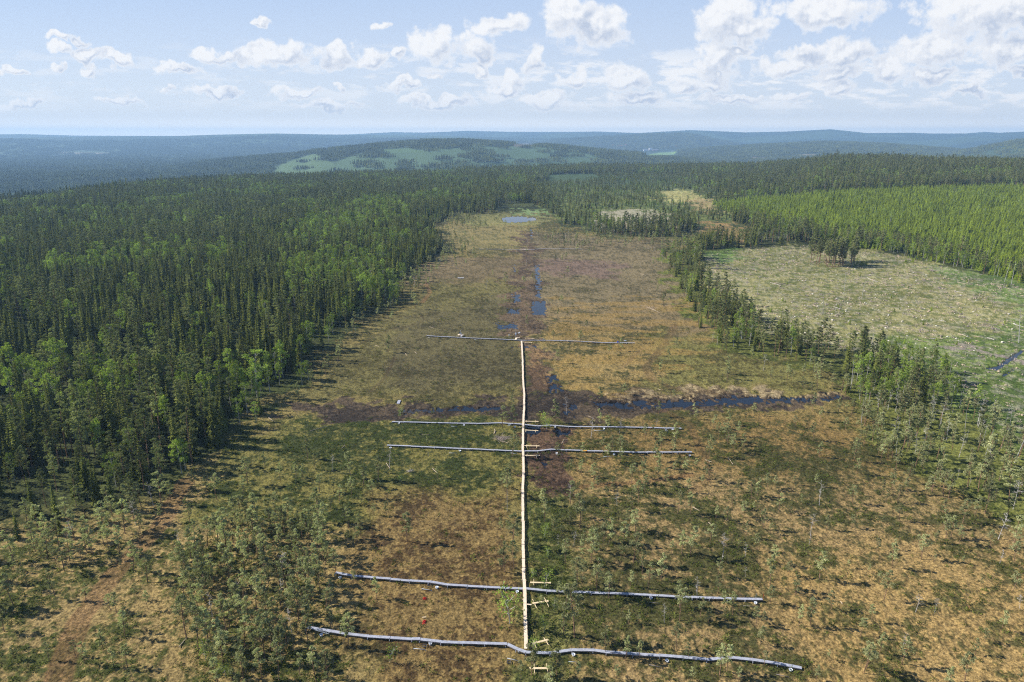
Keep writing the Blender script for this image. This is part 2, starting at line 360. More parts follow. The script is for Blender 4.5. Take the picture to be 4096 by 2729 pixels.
def water_field(x, y, px, py):
    """how far the ground lies below water, in metres, before clipping"""
    n = .5*fbm(x/1.8, y/2.0, 71, 5, .7)+.5*fbm(x/.9, y/1.5, 83, 3); s = np.zeros(x.shape)
    dist = np.maximum(np.hypot(x, y), 1)
    for lst, soft in ((POOLS, 14), (POND, 4), (CREEKS, 5)):
        for poly, wet in lst:
            m = sstep(-soft, soft*1.6, sdist(poly, px, py))
            s = np.maximum(s, np.clip((wet+(m-1)*.75-1.17+n*1.55)*3.6, 0, 1)*(m > 0))
    return s
WATER_Z = -0.16

def ground_points(x, y):
    """height, base colour (linear), and a roughness-of-ground value for points of the ground"""
    r = np.hypot(x, y)
    z = terrain(x, y)
    px, py, depth = proj(x, y, z)
    k = np.clip(r/160, .7, 8)
    wx = (fbm(x/9, y/9, 101, 5, .62)-.5)*17*k; wy = (fbm(x/9, y/9, 131, 5, .62)-.5)*22*k
    wpx, wpy, _ = proj(x+wx, y+wy, z)
    # colours
    A = np.tile(alb(78, 84, 42), (len(x), 1)); B = np.tile(alb(48, 54, 28), (len(x), 1)); bal = np.full(len(x), .5)
    near = r < 1500
    for poly, soft, ca, cb, bl, wt in ZONES:
        m = np.zeros(len(x))
        pa = np.asarray(poly); 
        sel = near & (wpx > pa[:, 0].min()-soft*2) & (wpx < pa[:, 0].max()+soft*2) & (wpy > pa[:, 1].min()-soft*2) & (wpy < pa[:, 1].max()+soft*2)
        if not sel.any(): continue
        m[sel] = sstep(-soft*.5, soft*.5, sdist(poly, wpx[sel], wpy[sel]))*wt
        A += (alb(*ca)-A)*m[:, None]; B += (alb(*cb)-B)*m[:, None]; bal += (bl-bal)*m
    P = fbm(x/6.5, y/5.5, 7, 6, .68)
    Q = fbm(x/.85, y/.85, 23, 4, .7); R2 = fbm(x/34, y/34, 57, 3)
    t = sstep(-.15, .15, P+(Q-.5)*.85+(R2-.5)*.3-bal)
    c = B+(A-B)*t[:, None]
    c = c*(1+(R2-.5)*.35)[:, None]*(.72+.56*Q)[:, None]
    # paler string ridges on the open fen right of the channel
    band = sstep(-4, 10, sdist([(2185,1180),(2760,1180),(2900,1400),(2500,1575),(2270,1560)], wpx, wpy))
    strg = sstep(.49, .57, fbm(x/17, y/5.0, 91, 4))
    c = c+(alb(166, 136, 76)-c)*(band*strg*.5)[:, None]
    # slash, bare mineral spots in the clear-cut
    cc = sstep(0, 10, sdist(CLEARCUT, px, py))
    sl = cc*sstep(.60, .68, fbm(x/2.6, y/2.6, 211, 3)); c = c+(alb(150, 142, 134)-c)*(sl*.4)[:, None]
    sl = cc*sstep(.64, .70, fbm(x/1.7, y/1.7, 223, 2)); c = c+(alb(196, 188, 156)-c)*(sl*.4)[:, None]
    sl = cc*sstep(.60, .68, fbm(x/3.1, y/3.1, 227, 3)); c = c+(alb(84, 100, 44)-c)*(sl*.6)[:, None]
    # wheel tracks
    for pts, hw, rgb, wt in TRACKS:
        wp = [tuple(G(*p_)[:2]) for p_ in pts]
        xs = [p_[0] for p_ in wp]; ys = [p_[1] for p_ in wp]
        sel = (x > min(xs)-6) & (x < max(xs)+6) & (y > min(ys)-6) & (y < max(ys)+6)
        if not sel.any(): continue
        d = ldist(wp, x[sel]+(Q[sel]-.5)*.8, y[sel]+(P[sel]-.5)*1.2)
        m = (sstep(hw, hw*.55, d)*(.55+.45*sstep(.25, .6, np.abs(d-hw*.25)/hw)))*wt*(.6+.6*Q[sel])
        c[sel] += (alb(*rgb)-c[sel])*np.clip(m, 0, 1)[:, None]
    # a strip of slash across the lower right of the clear-cut
    d = ldist([(3780,1395),(3880,1410),(4000,1440),(4200,1465)], wpx, wpy); m = sstep(9, 3, d)*(depth > 1)
    c = c+(alb(164, 148, 138)-c)*(m*.8)[:, None]
    # far country: spruce woods with clearings
    far = sstep(900, 1200, r)*(r > 700)
    fn = fbm(x/260, y/260, 303, 4); fcol = alb(54, 70, 44)[None, :]*(.7+.6*fn)[:, None]
    lightw = sstep(.56, .64, fbm(x/600, y/450, 317, 3))*.5; fcol = fcol+(alb(88, 108, 66)-fcol)*lightw[:, None]
    for poly, rgb in FARZ:
        pa = np.asarray(poly)
        sel = (r > 1300) & (px > pa[:, 0].min()-10) & (px < pa[:, 0].max()+10) & (py > pa[:, 1].min()-10) & (py < pa[:, 1].max()+10)
        if sel.any():
            m = sstep(-2, 3, sdist(poly, px[sel]+(fn[sel]-.5)*16, py[sel]+(P[sel]-.5)*2))
            fcol[sel] += (alb(*rgb)-fcol[sel])*m[:, None]
    c = c*(1-far)[:, None]+fcol*far[:, None]
    # heights: hummocks, wet hollows, ruts, ditch banks
    bog = sstep(-5, 20, sdist(BOG, px, py))*(r < 900)
    amp = .40*bog+.34*(1-bog)*(r < 1300)
    hum = (fbm(x/1.5, y/1.5, 401, 3, .6)-.42)*amp
    z = z+np.maximum(hum, -.07)*sstep(900, 500, r)+(t-.5)*-.10*bog*(r < 500)
    bank = sstep(-2, 8, sdist([(2430,1562),(2900,1556),(3350,1558),(3350,1584),(2900,1584),(2500,1594)], wpx, wpy))*(r < 400)
    z = z+bank*(.15+.85*fbm(x/.9, y/.9, 409, 3))*.30
    wf = np.zeros(len(x)); sel = (r < 700)
    wf[sel] = water_field(x[sel], y[sel], px[sel], py[sel])
    z = np.where(wf > 0, np.minimum(z, .02)*(1-wf)+(WATER_Z-.18)*np.minimum(wf*1.6, 1), z)
    z = np.where((r < 700) & (wf <= 0), np.maximum(z, WATER_Z+.05), z)
    c = c+(alb(58, 46, 38)-c)*sstep(0, .3, wf)[:, None]
    return z, c

def new_mesh(name, V_, Q_, smooth=False):
    """V_ n x 3, Q_ m x k"""
    me = bpy.data.meshes.new(name)
    V_ = np.asarray(V_, np.float32); Q_ = np.asarray(Q_, np.int32)
    me.vertices.add(len(V_)); me.vertices.foreach_set('co', V_.ravel())
    k = Q_.shape[1]
    me.loops.add(Q_.size); me.loops.foreach_set('vertex_index', Q_.ravel())
    me.polygons.add(len(Q_)); me.polygons.foreach_set('loop_start', np.arange(0, Q_.size, k, dtype=np.int32))
    try: me.polygons.foreach_set('loop_total', np.full(len(Q_), k, np.int32))
    except Exception: pass
    me.polygons.foreach_set('use_smooth', np.full(len(Q_), smooth))
    me.update(calc_edges=True)
    return me

# ------------------------------------------------------------------ materials
def mat(name):
    m = bpy.data.materials.new(name); m.use_nodes = True; t = NT(m.node_tree); t.n.clear()
    out = t.new('ShaderNodeOutputMaterial'); return m, t, out
def principled(t, out, base, rough=.8, spec=.3, normal=None, metal=0.0):
    b = t.new('ShaderNodeBsdfPrincipled'); t.inp(b.inputs['Base Color'], base if not (isinstance(base, tuple) and len(base) == 3) else (*base, 1))
    t.inp(b.inputs['Roughness'], rough); b.inputs['Specular IOR Level'].default_value = spec; b.inputs['Metallic'].default_value = metal
    if normal is not None: t.l.new(normal, b.inputs['Normal'])
    t.l.new(b.outputs[0], out.inputs[0]); return b

def ground_mat():
    m, t, out = mat("bog_and_forest_ground")
    at = t.new('ShaderNodeAttribute', attribute_name='Col')
    pos = t.new('ShaderNodeNewGeometry').outputs['Position']
    n1 = t.noise(pos, 2.4, 6, .78); n2 = t.noise(pos, 0.9, 4, .6)
    v1 = t.ramp(n1, .38, .62, .35, 1.65, smooth=False); v2 = t.ramp(n2, .3, .7, .8, 1.2, smooth=False)
    f = t.math('MULTIPLY', v1, v2)
    cm = t.vec('SCALE', at.outputs['Color']); t.l.new(f, cm.node.inputs['Scale'])
    warm = t.mix(t.ramp(t.noise(pos, 1.4, 3, .6), .45, .7, 0, .35), cm, t.mix(1.0, cm, (1.10, 1.0, .86), 'MULTIPLY'))
    bp = t.new('ShaderNodeBump'); bp.inputs['Strength'].default_value = .9; bp.inputs['Distance'].default_value = .22
    t.l.new(n1, bp.inputs['Height'])
    principled(t, out, warm, .95, .1, bp.outputs[0]); return m
def simple(name, rgb, rough=.8, spec=.3, var=.25, scale=6, metal=0.0, second=None, bump=0):
    m, t, out = mat(name)
    pos = t.new('ShaderNodeNewGeometry').outputs['Position']
    n = t.noise(pos, scale, 4, .6)
    a = tuple(float(q)*(1-var) for q in rgb); b = tuple(min(1.0, float(q)*(1+var)) for q in (second if second is not None else rgb))
    c = t.mix(t.ramp(n, .35, .65), a, b)
    nm = None
    if bump:
        bp = t.new('ShaderNodeBump'); bp.inputs['Strength'].default_value = .6; bp.inputs['Distance'].default_value = bump; t.l.new(n, bp.inputs['Height']); nm = bp.outputs[0]
    principled(t, out, c, rough, spec, nm, metal); return m
def foliage(name, a, b, trans=.22, patch=1.3):
    """needles or leaves: two greens by clump, tree to tree variation"""
    m, t, out = mat(name)
    oi = t.new('ShaderNodeObjectInfo').outputs['Random']
    pos = t.new('ShaderNodeNewGeometry').outputs['Position']
    n = t.noise(pos, patch, 3, .6)
    tree = t.noise(pos, .13, 1, .5)
    f = t.math('ADD', t.math('MULTIPLY', t.ramp(n, .3, .7), .6), t.math('MULTIPLY', t.ramp(tree, .35, .65), .4))
    c = t.mix(f, tuple(float(q) for q in a), tuple(float(q) for q in b))
    br = t.ramp(oi, 0, 1, .62, 1.42, smooth=False)
    cs = t.vec('SCALE', c); t.l.new(br, cs.node.inputs['Scale'])
    d = t.new('ShaderNodeBsdfDiffuse'); t.l.new(cs, d.inputs[0]); 
    tr = t.new('ShaderNodeBsdfTranslucent'); t.l.new(t.mix(1.0, cs, (1.1, 1.25, .6), 'MULTIPLY'), tr.inputs[0])
    mx = t.new('ShaderNodeMixShader'); mx.inputs[0].default_value = trans
    t.l.new(d.outputs[0], mx.inputs[1]); t.l.new(tr.outputs[0], mx.inputs[2]); t.l.new(mx.outputs[0], out.inputs[0]); return m

M = {}
M['ground'] = ground_mat()
def water_mat():
    m, t, out = mat("dark_peat_water")
    pos = t.new('ShaderNodeNewGeometry').outputs['Position']
    bp = t.new('ShaderNodeBump'); bp.inputs['Strength'].default_value = .08; bp.inputs['Distance'].default_value = .02; t.l.new(t.noise(pos, 3, 2), bp.inputs['Height'])
    b = principled(t, out, (.006, .008, .014), .04, .5, bp.outputs[0]); b.inputs['IOR'].default_value = 1.33; b.inputs['Specular IOR Level'].default_value = .3
    return m
M['water'] = water_mat()
M['spruce'] = foliage("dark_spruce_needles", lin((62,72,32)), lin((122,126,60)), .2)
M['youngspruce'] = foliage("bright_young_spruce_needles", lin((98,114,36)), lin((146,160,58)), .26)
M['pine'] = foliage("grey_green_pine_needles", lin((100,108,68)), lin((144,146,98)), .25)
M['bogpine'] = foliage("olive_bog_pine_needles", lin((134,138,96)), lin((180,180,134)), .3)
M['birch'] = foliage("light_birch_leaves", lin((108,126,54)), lin((152,166,82)), .35)
M['shrub'] = foliage("dwarf_shrub_leaves", lin((62,74,30)), lin((104,112,50)), .2)
M['bark'] = simple("brown_pine_bark", lin((98,80,66)), .9, .1, .3, 3, second=lin((140,112,88)))
M['darkbark'] = simple("dark_spruce_bark", lin((74,64,56)), .9, .1, .3, 3)
M['whitebark'] = simple("white_birch_bark", lin((180,178,170)), .8, .2, .2, 2.2, second=lin((150,148,140)))
M['deadwood'] = simple("silver_grey_dead_wood", lin((158,150,142)), .9, .1, .2, 4, second=lin((190,184,178)))
M['greywood'] = simple("weathered_grey_planks", lin((166,168,178)), .85, .2, .14, 2.5)
M['freshwood'] = simple("fresh_pale_planks", lin((236,214,186)), .8, .2, .10, 2.5)
M['yellowwood'] = simple("new_yellow_timber", lin((228,204,164)), .8, .2, .1, 3)
M['darkwood'] = simple("dark_bearer_wood", lin((120,112,108)), .9, .1, .2, 3)  # darker grey-brown wood for bearers and some pipes
M['log'] = simple("peeled_pale_log", lin((204,186,158)), .85, .1, .2, 2, second=lin((168,150,130)))
M['white'] = simple("white_plastic", lin((232,236,242)), .4, .5, .03, 3)
M['greyplastic'] = simple("grey_plastic", lin((168,174,180)), .5, .4, .06, 3)
M['metal'] = simple("galvanised_steel", lin((176,184,192)), .45, .5, .08, 5, metal=.4)
M['red'] = simple("red_plastic", lin((176,40,26)), .6, .3, .1, 5)
M['blue'] = simple("blue_plastic", lin((52,72,190)), .5, .4, .1, 5)
M['teal'] = simple("green_tarpaulin", lin((60,170,124)), .5, .4, .1, 5)
M['orange'] = simple("orange_plastic", lin((238,168,60)), .6, .3, .1, 5)
M['yellow'] = simple("yellow_cable_sleeve", lin((206,180,66)), .6, .3, .1, 5)
M['stone'] = simple("pale_granite", lin((176,170,154)), .9, .1, .2, 1.5, second=lin((206,200,184)))
M['slash'] = simple("grey_brushwood", lin((150,136,128)), .95, .05, .25, 3)
M['housewall'] = simple("white_render", lin((236,232,226)), .8, .2, .03, .1)
M['pinkwall'] = simple("faded_red_boarding", lin((196,150,138)), .8, .2, .05, .1)
M['roofgrey'] = simple("grey_roof_sheet", lin((120,122,128)), .7, .3, .05, .1)
M['roofred'] = simple("red_roof_tiles", lin((170,110,96)), .8, .2, .05, .1)
M['frame'] = simple("dark_steel_frame", lin((92,92,96)), .6, .3, .1, 3)

def tag(o, label=None, cat=None, group=None, kind=None):
    if label: o['label'] = label
    if cat: o['category'] = cat
    if group: o['group'] = group
    if kind: o['kind'] = kind
    return o
def obj(name, me, parent=None, mats=()):
    for m in mats:
        me.materials.append(m)
    o = bpy.data.objects.new(name, me); COL.objects.link(o)
    if parent is not None: o.parent = parent
    return o
def empty(name, loc=(0, 0, 0), rz=0.0):
    o = bpy.data.objects.new(name, None); COL.objects.link(o); o.location = loc; o.rotation_euler = (0, 0, rz)
    o.empty_display_size = .3; return o

# ------------------------------------------------------------------ ground sheet
def build_ground():
    rs = [2.0]
    while rs[-1] < 50: rs.append(rs[-1]*1.12)
    while rs[-1] < 10900:
        r = rs[-1]; rs.append(r+max(.05, min(r*r/(CAM_H*FPX)*3.3, (.011 if r < 9000 else .016)*r)))
    rs = np.array(rs)
    th = 0.88
    tx = np.linspace(-1, 1, 1300); az = np.arctan(tx*tan(th)) if False else tx*0+np.arctan(np.tan(.80)*tx)
    side = np.linspace(.80, 2*pi-.80, 64)[1:-1]
    az = np.concatenate([az, side])
    nr, na = len(rs), len(az)
    Rg, Ag = np.meshgrid(rs, az, indexing='ij')
    x = (Rg*np.sin(Ag)).ravel(); y = (Rg*np.cos(Ag)).ravel()
    z, c = ground_points(x, y)
    V_ = np.stack([x, y, z], 1)
    V_ = np.vstack([V_, [[0, 0, 0]]])
    i = np.arange(nr-1)[:, None]*na; j = np.arange(na)[None, :]; jn = (j+1) % na
    Q_ = np.stack([i+j, i+na+j, i+na+jn, i+jn], -1).reshape(-1, 4)[:, ::-1]
    me = new_mesh("ground", V_, Q_, True)
    at = me.attributes.new('Col', 'FLOAT_COLOR', 'POINT')
    cc = np.ones((len(V_), 4), np.float32); cc[:-1, :3] = np.clip(c, 0, 1); at.data.foreach_set('color', cc.ravel())
    o = obj("ground", me, None, [M['ground']]); tag(o, kind='structure')
    print("ground verts", len(V_))
build_ground()

def water_sheet(name, poly, n=1):
    pts = [G(*p_, WATER_Z) for p_ in poly]
    me = bpy.data.meshes.new(name); me.from_pydata([tuple(p_) for p_ in pts], [], [tuple(range(len(pts)))[::-1]]); me.update()
    o = obj(name, me, None, [M['water']]); tag(o, kind='structure'); return o
pts_ = [(-260,58),(300,58),(300,720),(-260,720)]
me_ = bpy.data.meshes.new("water"); me_.from_pydata([(a, b, WATER_Z) for a, b in pts_], [], [(0, 1, 2, 3)]); me_.update()
tag(obj("water", me_, None, [M['water']]), kind='structure')

# ------------------------------------------------------------------ mesh builder
class MB:
    def __init__(s): s.v = []; s.f = []
    def tube(s, pts, radii, n=5, cap=False):
        base = len(s.v); pts = [Vector(p_) for p_ in pts]
        for i, p_ in enumerate(pts):
            d = (pts[min(i+1, len(pts)-1)]-pts[max(i-1, 0)]).normalized()
            a = d.orthogonal().normalized(); b = d.cross(a)
            for k in range(n):
                t = 2*pi*k/n; s.v.append(tuple(p_+(a*cos(t)+b*sin(t))*radii[i]))
        for i in range(len(pts)-1):
            for k in range(n):
                s.f.append((base+i*n+k, base+i*n+(k+1) % n, base+(i+1)*n+(k+1) % n, base+(i+1)*n+k))
        if cap:
            s.f.append(tuple(base+k for k in range(n))[::-1]); e = base+(len(pts)-1)*n; s.f.append(tuple(e+k for k in range(n)))
    def box(s, c, size, rz=0.0, tilt=0.0):
        hx, hy, hz = size[0]/2, size[1]/2, size[2]/2; b = len(s.v); cs, sn = cos(rz), sin(rz)
        for dz in (-hz, hz):
            for dx, dy in ((-hx,-hy),(hx,-hy),(hx,hy),(-hx,hy)):
                s.v.append((c[0]+dx*cs-dy*sn, c[1]+dx*sn+dy*cs, c[2]+dz+tilt*dx))
        for f in ((0,3,2,1),(4,5,6,7),(0,1,5,4),(1,2,6,5),(2,3,7,6),(3,0,4,7)): s.f.append(tuple(b+i for i in f))
    def tri(s, a, b, c):
        n = len(s.v); s.v += [tuple(a), tuple(b), tuple(c)]; s.f.append((n, n+1, n+2))
    def leaves(s, c, rad, n, size, rng, flat=1.0):
        """n small random triangles spread through a clump"""
        c = np.array(c); d = rng.normal(size=(n, 3)); d /= np.linalg.norm(d, axis=1)[:, None]
        p = c+d*(rng.random(n)**.45)[:, None]*rad*np.array([1, 1, flat])
        a = rng.normal(size=(n, 3)); a /= np.linalg.norm(a, axis=1)[:, None]
        b = np.cross(a, rng.normal(size=(n, 3))); b /= np.linalg.norm(b, axis=1)[:, None]
        sz = size*(.6+.8*rng.random(n))[:, None]
        for q in range(n):
            s.tri(p[q]-a[q]*sz[q]*.6, p[q]+a[q]*sz[q]*.6+b[q]*sz[q]*.25, p[q]+b[q]*sz[q]*.9)
    def mesh(s, name, mats=(), smooth=False):
        me = bpy.data.meshes.new(name); me.from_pydata(s.v, [], s.f)
        for m in mats: me.materials.append(m)
        if smooth: me.polygons.foreach_set('use_smooth', [True]*len(me.polygons))
        me.update(); return me
    def join(s, o):
        b = len(s.v); s.v += o.v; s.f += [tuple(i+b for i in f) for f in o.f]

def make_spruce(seed, H=14.0, R=1.7, layers=24, low=.06, gap=1.0):
    r = np.random.default_rng(seed); tr = MB(); cr = MB()
    tr.tube([(0,0,-.3),(0,0,H*.5),(0,0,H*.97)], [.16*H/14,.10*H/14,.02], 5)
    for i in range(layers):
        t = i/(layers-1); z = H*(low+(1-low)*t**.92); rad = R*(1-t)**1.0*(.85+.3*r.random())+.10
        nb = 7 if t < .6 else 5; a0 = r.random()*6.28
        for k in range(nb):
            if r.random() < .08: continue
            a = a0+2*pi*k/nb+r.normal()*.2; L = rad*(.7+.5*r.random()); dr = L*(.30+.25*r.random())
            w = L*.42+.10; ca, sa = cos(a), sin(a)
            def P_(u, v, dz): return (ca*u-sa*v, sa*u+ca*v, z+dz)
            top = P_(0, 0, .12*L); mid = P_(L*.55, 0, -dr*.35); tip = P_(L, 0, -dr*.75)
            cr.tri(top, P_(L*.45, w, -dr*1.0), mid); cr.tri(top, mid, P_(L*.45, -w, -dr*1.0))
            cr.tri(mid, P_(L*.8, w*.6, -dr*1.15), tip); cr.tri(mid, tip, P_(L*.8, -w*.6, -dr*1.15))
    cr.tri((-.08,0,H*.94),(.08,0,H*.94),(0,0,H*1.03)); cr.tri((0,-.08,H*.94),(0,.08,H*.94),(0,0,H*1.03))
    return tr, cr

def make_pine(seed, H=14.0, R=1.9, crown0=.45, nbr=30, nleaf=64, leaf=.25, trunk=.15, lean=.3, dead=0.0, clump=.55, bare=6):
    r = np.random.default_rng(seed); tr = MB(); cr = MB()
    lx, ly = r.normal()*lean, r.normal()*lean; bx, by = r.normal()*lean*.5, r.normal()*lean*.5
    def axis(t): return np.array([lx*t+bx*sin(t*3), ly*t+by*sin(t*3.3), H*t])
    tr.tube([axis(t)-np.array([0, 0, .3 if t == 0 else 0]) for t in (0, .25, .5, .75, .97)], [trunk, trunk*.8, trunk*.6, trunk*.38, trunk*.12], 5)
    for i in range(nbr):
        t = crown0+(1-crown0)*(i+.5*r.random())/nbr; b = axis(min(t, .98)); u = (t-crown0)/(1-crown0)
        prof = (min(1, u*3.2+.35))*(1-u)**.55+.10
        L = R*prof*(.6+.6*r.random()); a = r.random()*6.28; up = .15+.5*u+r.normal()*.15
        e = b+np.array([cos(a)*L, sin(a)*L, up*L*.8]); m = (b+e)/2+np.array([0, 0, -.06*L])
        tr.tube([b, m, e], [trunk*.22*(1-u*.6)+.008, trunk*.15+.006, .008], 3)
        if dead > 0:
            for q in range(3):
                s_ = b+(e-b)*(.4+.2*q); a2 = a+r.normal()*.9; l2 = L*.45
                tr.tube([s_, s_+np.array([cos(a2)*l2, sin(a2)*l2, l2*(.1+.5*r.random())])], [.013, .006], 3)
            if r.random() < dead: continue
        k = 2 if L > R*.55 else 1
        for q in range(k):
            c = b+(e-b)*(1.0 if q == 0 else .58); cr.leaves(c, clump*(.7+.5*r.random())*(L/R*.5+.6), int(nleaf/k*(.7+.6*r.random())), leaf, r, .55)
    if dead < 1: cr.leaves(axis(.985), clump*.6, int(nleaf*.6), leaf, r, .8)
    for i in range(bare):                                    # dead snags of branches below the crown
        t = .12+.33*r.random(); b = axis(t); a = r.random()*6.28; L = R*(.25+.4*r.random())
        tr.tube([b, b+np.array([cos(a)*L, sin(a)*L, L*(-.1+.4*r.random())])], [trunk*.12+.006, .006], 3)
    return tr, cr

def make_birch(seed, H=11.0, R=2.1, crown0=.28, ncl=34, nleaf=34, leaf=.26, trunk=.11, stems=1):
    r = np.random.default_rng(seed); tr = MB(); cr = MB()
    for s_ in range(stems):
        lx, ly = r.normal()*.6, r.normal()*.6; ox, oy = r.normal()*.15*(stems-1), r.normal()*.15*(stems-1)
        axis = lambda t: np.array([ox+lx*t*t, oy+ly*t*t, H*t])
        tr.tube([axis(t)-np.array([0, 0, .3 if t == 0 else 0]) for t in (0, .3, .6, .95)], [trunk, trunk*.8, trunk*.5, .02], 5)
        for i in range(ncl//stems):
            t = crown0+(1-crown0)*r.random()**.85; u = (t-crown0)/(1-crown0)
            prof = sqrt(max(0, 1-(2*(u*.9+.05)-.85)**2*.95))
            a = r.random()*6.28; L = R*prof*(.25+.8*r.random()); b = axis(t*.92)
            e = b+np.array([cos(a)*L, sin(a)*L, .35*L+H*.03])
            tr.tube([b, e], [.03, .008], 3); cr.leaves(e, .62*(.6+.6*r.random()), nleaf, leaf, r, .8)
    return tr, cr

def make_snag(seed, H=7.0, nbr=4):
    r = np.random.default_rng(seed); tr = MB(); lx, ly = r.normal()*.5, r.normal()*.5
    axis = lambda t: np.array([lx*t, ly*t, H*t])
    tr.tube([axis(t)-np.array([0, 0, .3 if t == 0 else 0]) for t in (0, .5, 1)], [.085, .06, .022], 5)
    for i in range(nbr):
        b = axis(.45+.5*r.random()); a = r.random()*6.28; L = .5+.6*r.random()
        tr.tube([b, b+np.array([cos(a)*L, sin(a)*L, L*.6])], [.02, .008], 3)
    return tr, None

# kind -> (prototype height, [(trunk, crown)], trunk material, crown material)
PROTO = {}
PROTO['spruce_tree'] = (14.0, [make_spruce(s, R=R_, layers=24) for s, R_ in ((1,1.55),(2,1.95),(3,1.35),(4,1.75),(5,2.2))], M['darkbark'], M['spruce'])
PROTO['young_spruce'] = (7.0, [make_spruce(s, H=7, R=R_, layers=15, low=.03) for s, R_ in ((11,1.25),(12,1.5),(13,1.35))], M['darkbark'], M['youngspruce'])
PROTO['pine_tree'] = (14.0, [make_pine(s, R=R_, crown0=c0, lean=.35) for s, R_, c0 in ((21,1.9,.38),(22,1.6,.45),(23,2.1,.33),(24,1.5,.5),(25,1.8,.3))], M['bark'], M['pine'])
PROTO['bog_pine'] = (5.2, [make_pine(s, H=5.2, R=R_, crown0=c0, nbr=24, nleaf=84, leaf=.12, trunk=.074, lean=.28, clump=.30, bare=6, dead=.22) for s, R_, c0 in ((31,.85,.38),(32,1.05,.42),(33,.7,.30),(34,.95,.5),(35,.8,.45),(36,1.15,.35),(37,.75,.28))], M['bark'], M['bogpine'])
PROTO['dead_pine'] = (5.0, [make_pine(s, H=5.0, R=R_, crown0=c0, nbr=18, nleaf=5, leaf=.10, trunk=.055, lean=.3, clump=.25, bare=3, dead=1.0) for s, R_, c0 in ((41,1.0,.45),(42,.85,.35),(43,.95,.55))], M['deadwood'], None)
PROTO['birch_tree'] = (11.0, [make_birch(s, R=R_, stems=st) for s, R_, st in ((51,2.1,1),(52,1.8,1),(53,2.4,2),(54,1.6,1))], M['whitebark'], M['birch'])
PROTO['birch_sapling'] = (3.0, [make_birch(s, H=3.0, R=.7, crown0=.2, ncl=14, nleaf=20, leaf=.13, trunk=.035) for s in (61, 62)], M['whitebark'], M['birch'])
PROTO['dead_birch'] = (7.0, [make_snag(s) for s in (71, 72, 73)], M['whitebark'], None)
MESH = {}
for k_, (h_, lst, mt, mc) in PROTO.items():
    out_ = []
    for tr_, cr_ in lst:
        tm = tr_.mesh(k_+"_trunk", [mt]); cm_ = cr_.mesh(k_+"_crown", [mc]) if (cr_ is not None and mc is not None and cr_.f) else None
        full = MB(); full.join(tr_); nt_ = len(full.f)
        if cm_ is not None: full.join(cr_)
        fm = full.mesh(k_+"_whole", [mt]+([mc] if cm_ is not None else []))
        if cm_ is not None: fm.polygons.foreach_set('material_index', [0]*nt_+[1]*(len(full.f)-nt_))
        out_.append((tm, cm_, bpy.data.objects.new(k_+"_whole", fm)))
    MESH[k_] = out_

def scatter(name, protos, pts, label, kindname, group=None):
    """ONE object of kind stuff: the meshes in protos on points (x,y,z,rot,scale,variant,scale_z)"""
    pts = np.asarray(pts, np.float32)
    me = bpy.data.meshes.new(name); me.vertices.add(len(pts)); me.vertices.foreach_set('co', pts[:, :3].ravel())
    for nm_, col_, typ in (('rot', 3, 'FLOAT'), ('scl', 4, 'FLOAT'), ('sclz', 6, 'FLOAT')):
        a = me.attributes.new(nm_, typ, 'POINT'); a.data.foreach_set('value', np.ascontiguousarray(pts[:, col_]))
    a = me.attributes.new('variant', 'INT', 'POINT'); a.data.foreach_set('value', pts[:, 5].astype(np.int32))
    o = bpy.data.objects.new(name, me); COL.objects.link(o); tag(o, label, kindname, group, 'stuff')
    ng = bpy.data.node_groups.new(name+"_scatter", 'GeometryNodeTree')
    ng.interface.new_socket(name="Geometry", in_out='INPUT', socket_type='NodeSocketGeometry'); ng.interface.new_socket(name="Geometry", in_out='OUTPUT', socket_type='NodeSocketGeometry')
    N = ng.nodes; L = ng.links; gi = N.new('NodeGroupInput'); go = N.new('NodeGroupOutput'); jn = N.new('GeometryNodeJoinGeometry')
    def attr(nm_, dt):
        n = N.new('GeometryNodeInputNamedAttribute'); n.data_type = dt; n.inputs['Name'].default_value = nm_
        return [q for q in n.outputs if q.enabled and q.name == 'Attribute'][0]
    rot, scl, sclz, var = attr('rot', 'FLOAT'), attr('scl', 'FLOAT'), attr('sclz', 'FLOAT'), attr('variant', 'INT')
    cr_ = N.new('ShaderNodeCombineXYZ'); L.new(rot, cr_.inputs[2]); cs_ = N.new('ShaderNodeCombineXYZ')
    L.new(scl, cs_.inputs[0]); L.new(scl, cs_.inputs[1]); L.new(sclz, cs_.inputs[2])
    mp = N.new('GeometryNodeMeshToPoints'); L.new(gi.outputs[0], mp.inputs[0])
    for i, po in enumerate(protos):
        cmp_ = N.new('FunctionNodeCompare'); cmp_.data_type = 'INT'; cmp_.operation = 'EQUAL'
        ins = [q for q in cmp_.inputs if q.enabled]; L.new(var, ins[0]); ins[1].default_value = i
        oi = N.new('GeometryNodeObjectInfo'); oi.inputs['Object'].default_value = po; oi.inputs['As Instance'].default_value = False
        ip = N.new('GeometryNodeInstanceOnPoints'); L.new(mp.outputs[0], ip.inputs['Points']); L.new(cmp_.outputs[0], ip.inputs['Selection'])
        L.new(oi.outputs['Geometry'], ip.inputs['Instance']); L.new(cr_.outputs[0], ip.inputs['Rotation']); L.new(cs_.outputs[0], ip.inputs['Scale'])
        L.new(ip.outputs[0], jn.inputs[0])
    L.new(jn.outputs[0], go.inputs[0])
    md = o.modifiers.new("scatter", 'NODES'); md.node_group = ng
    return o

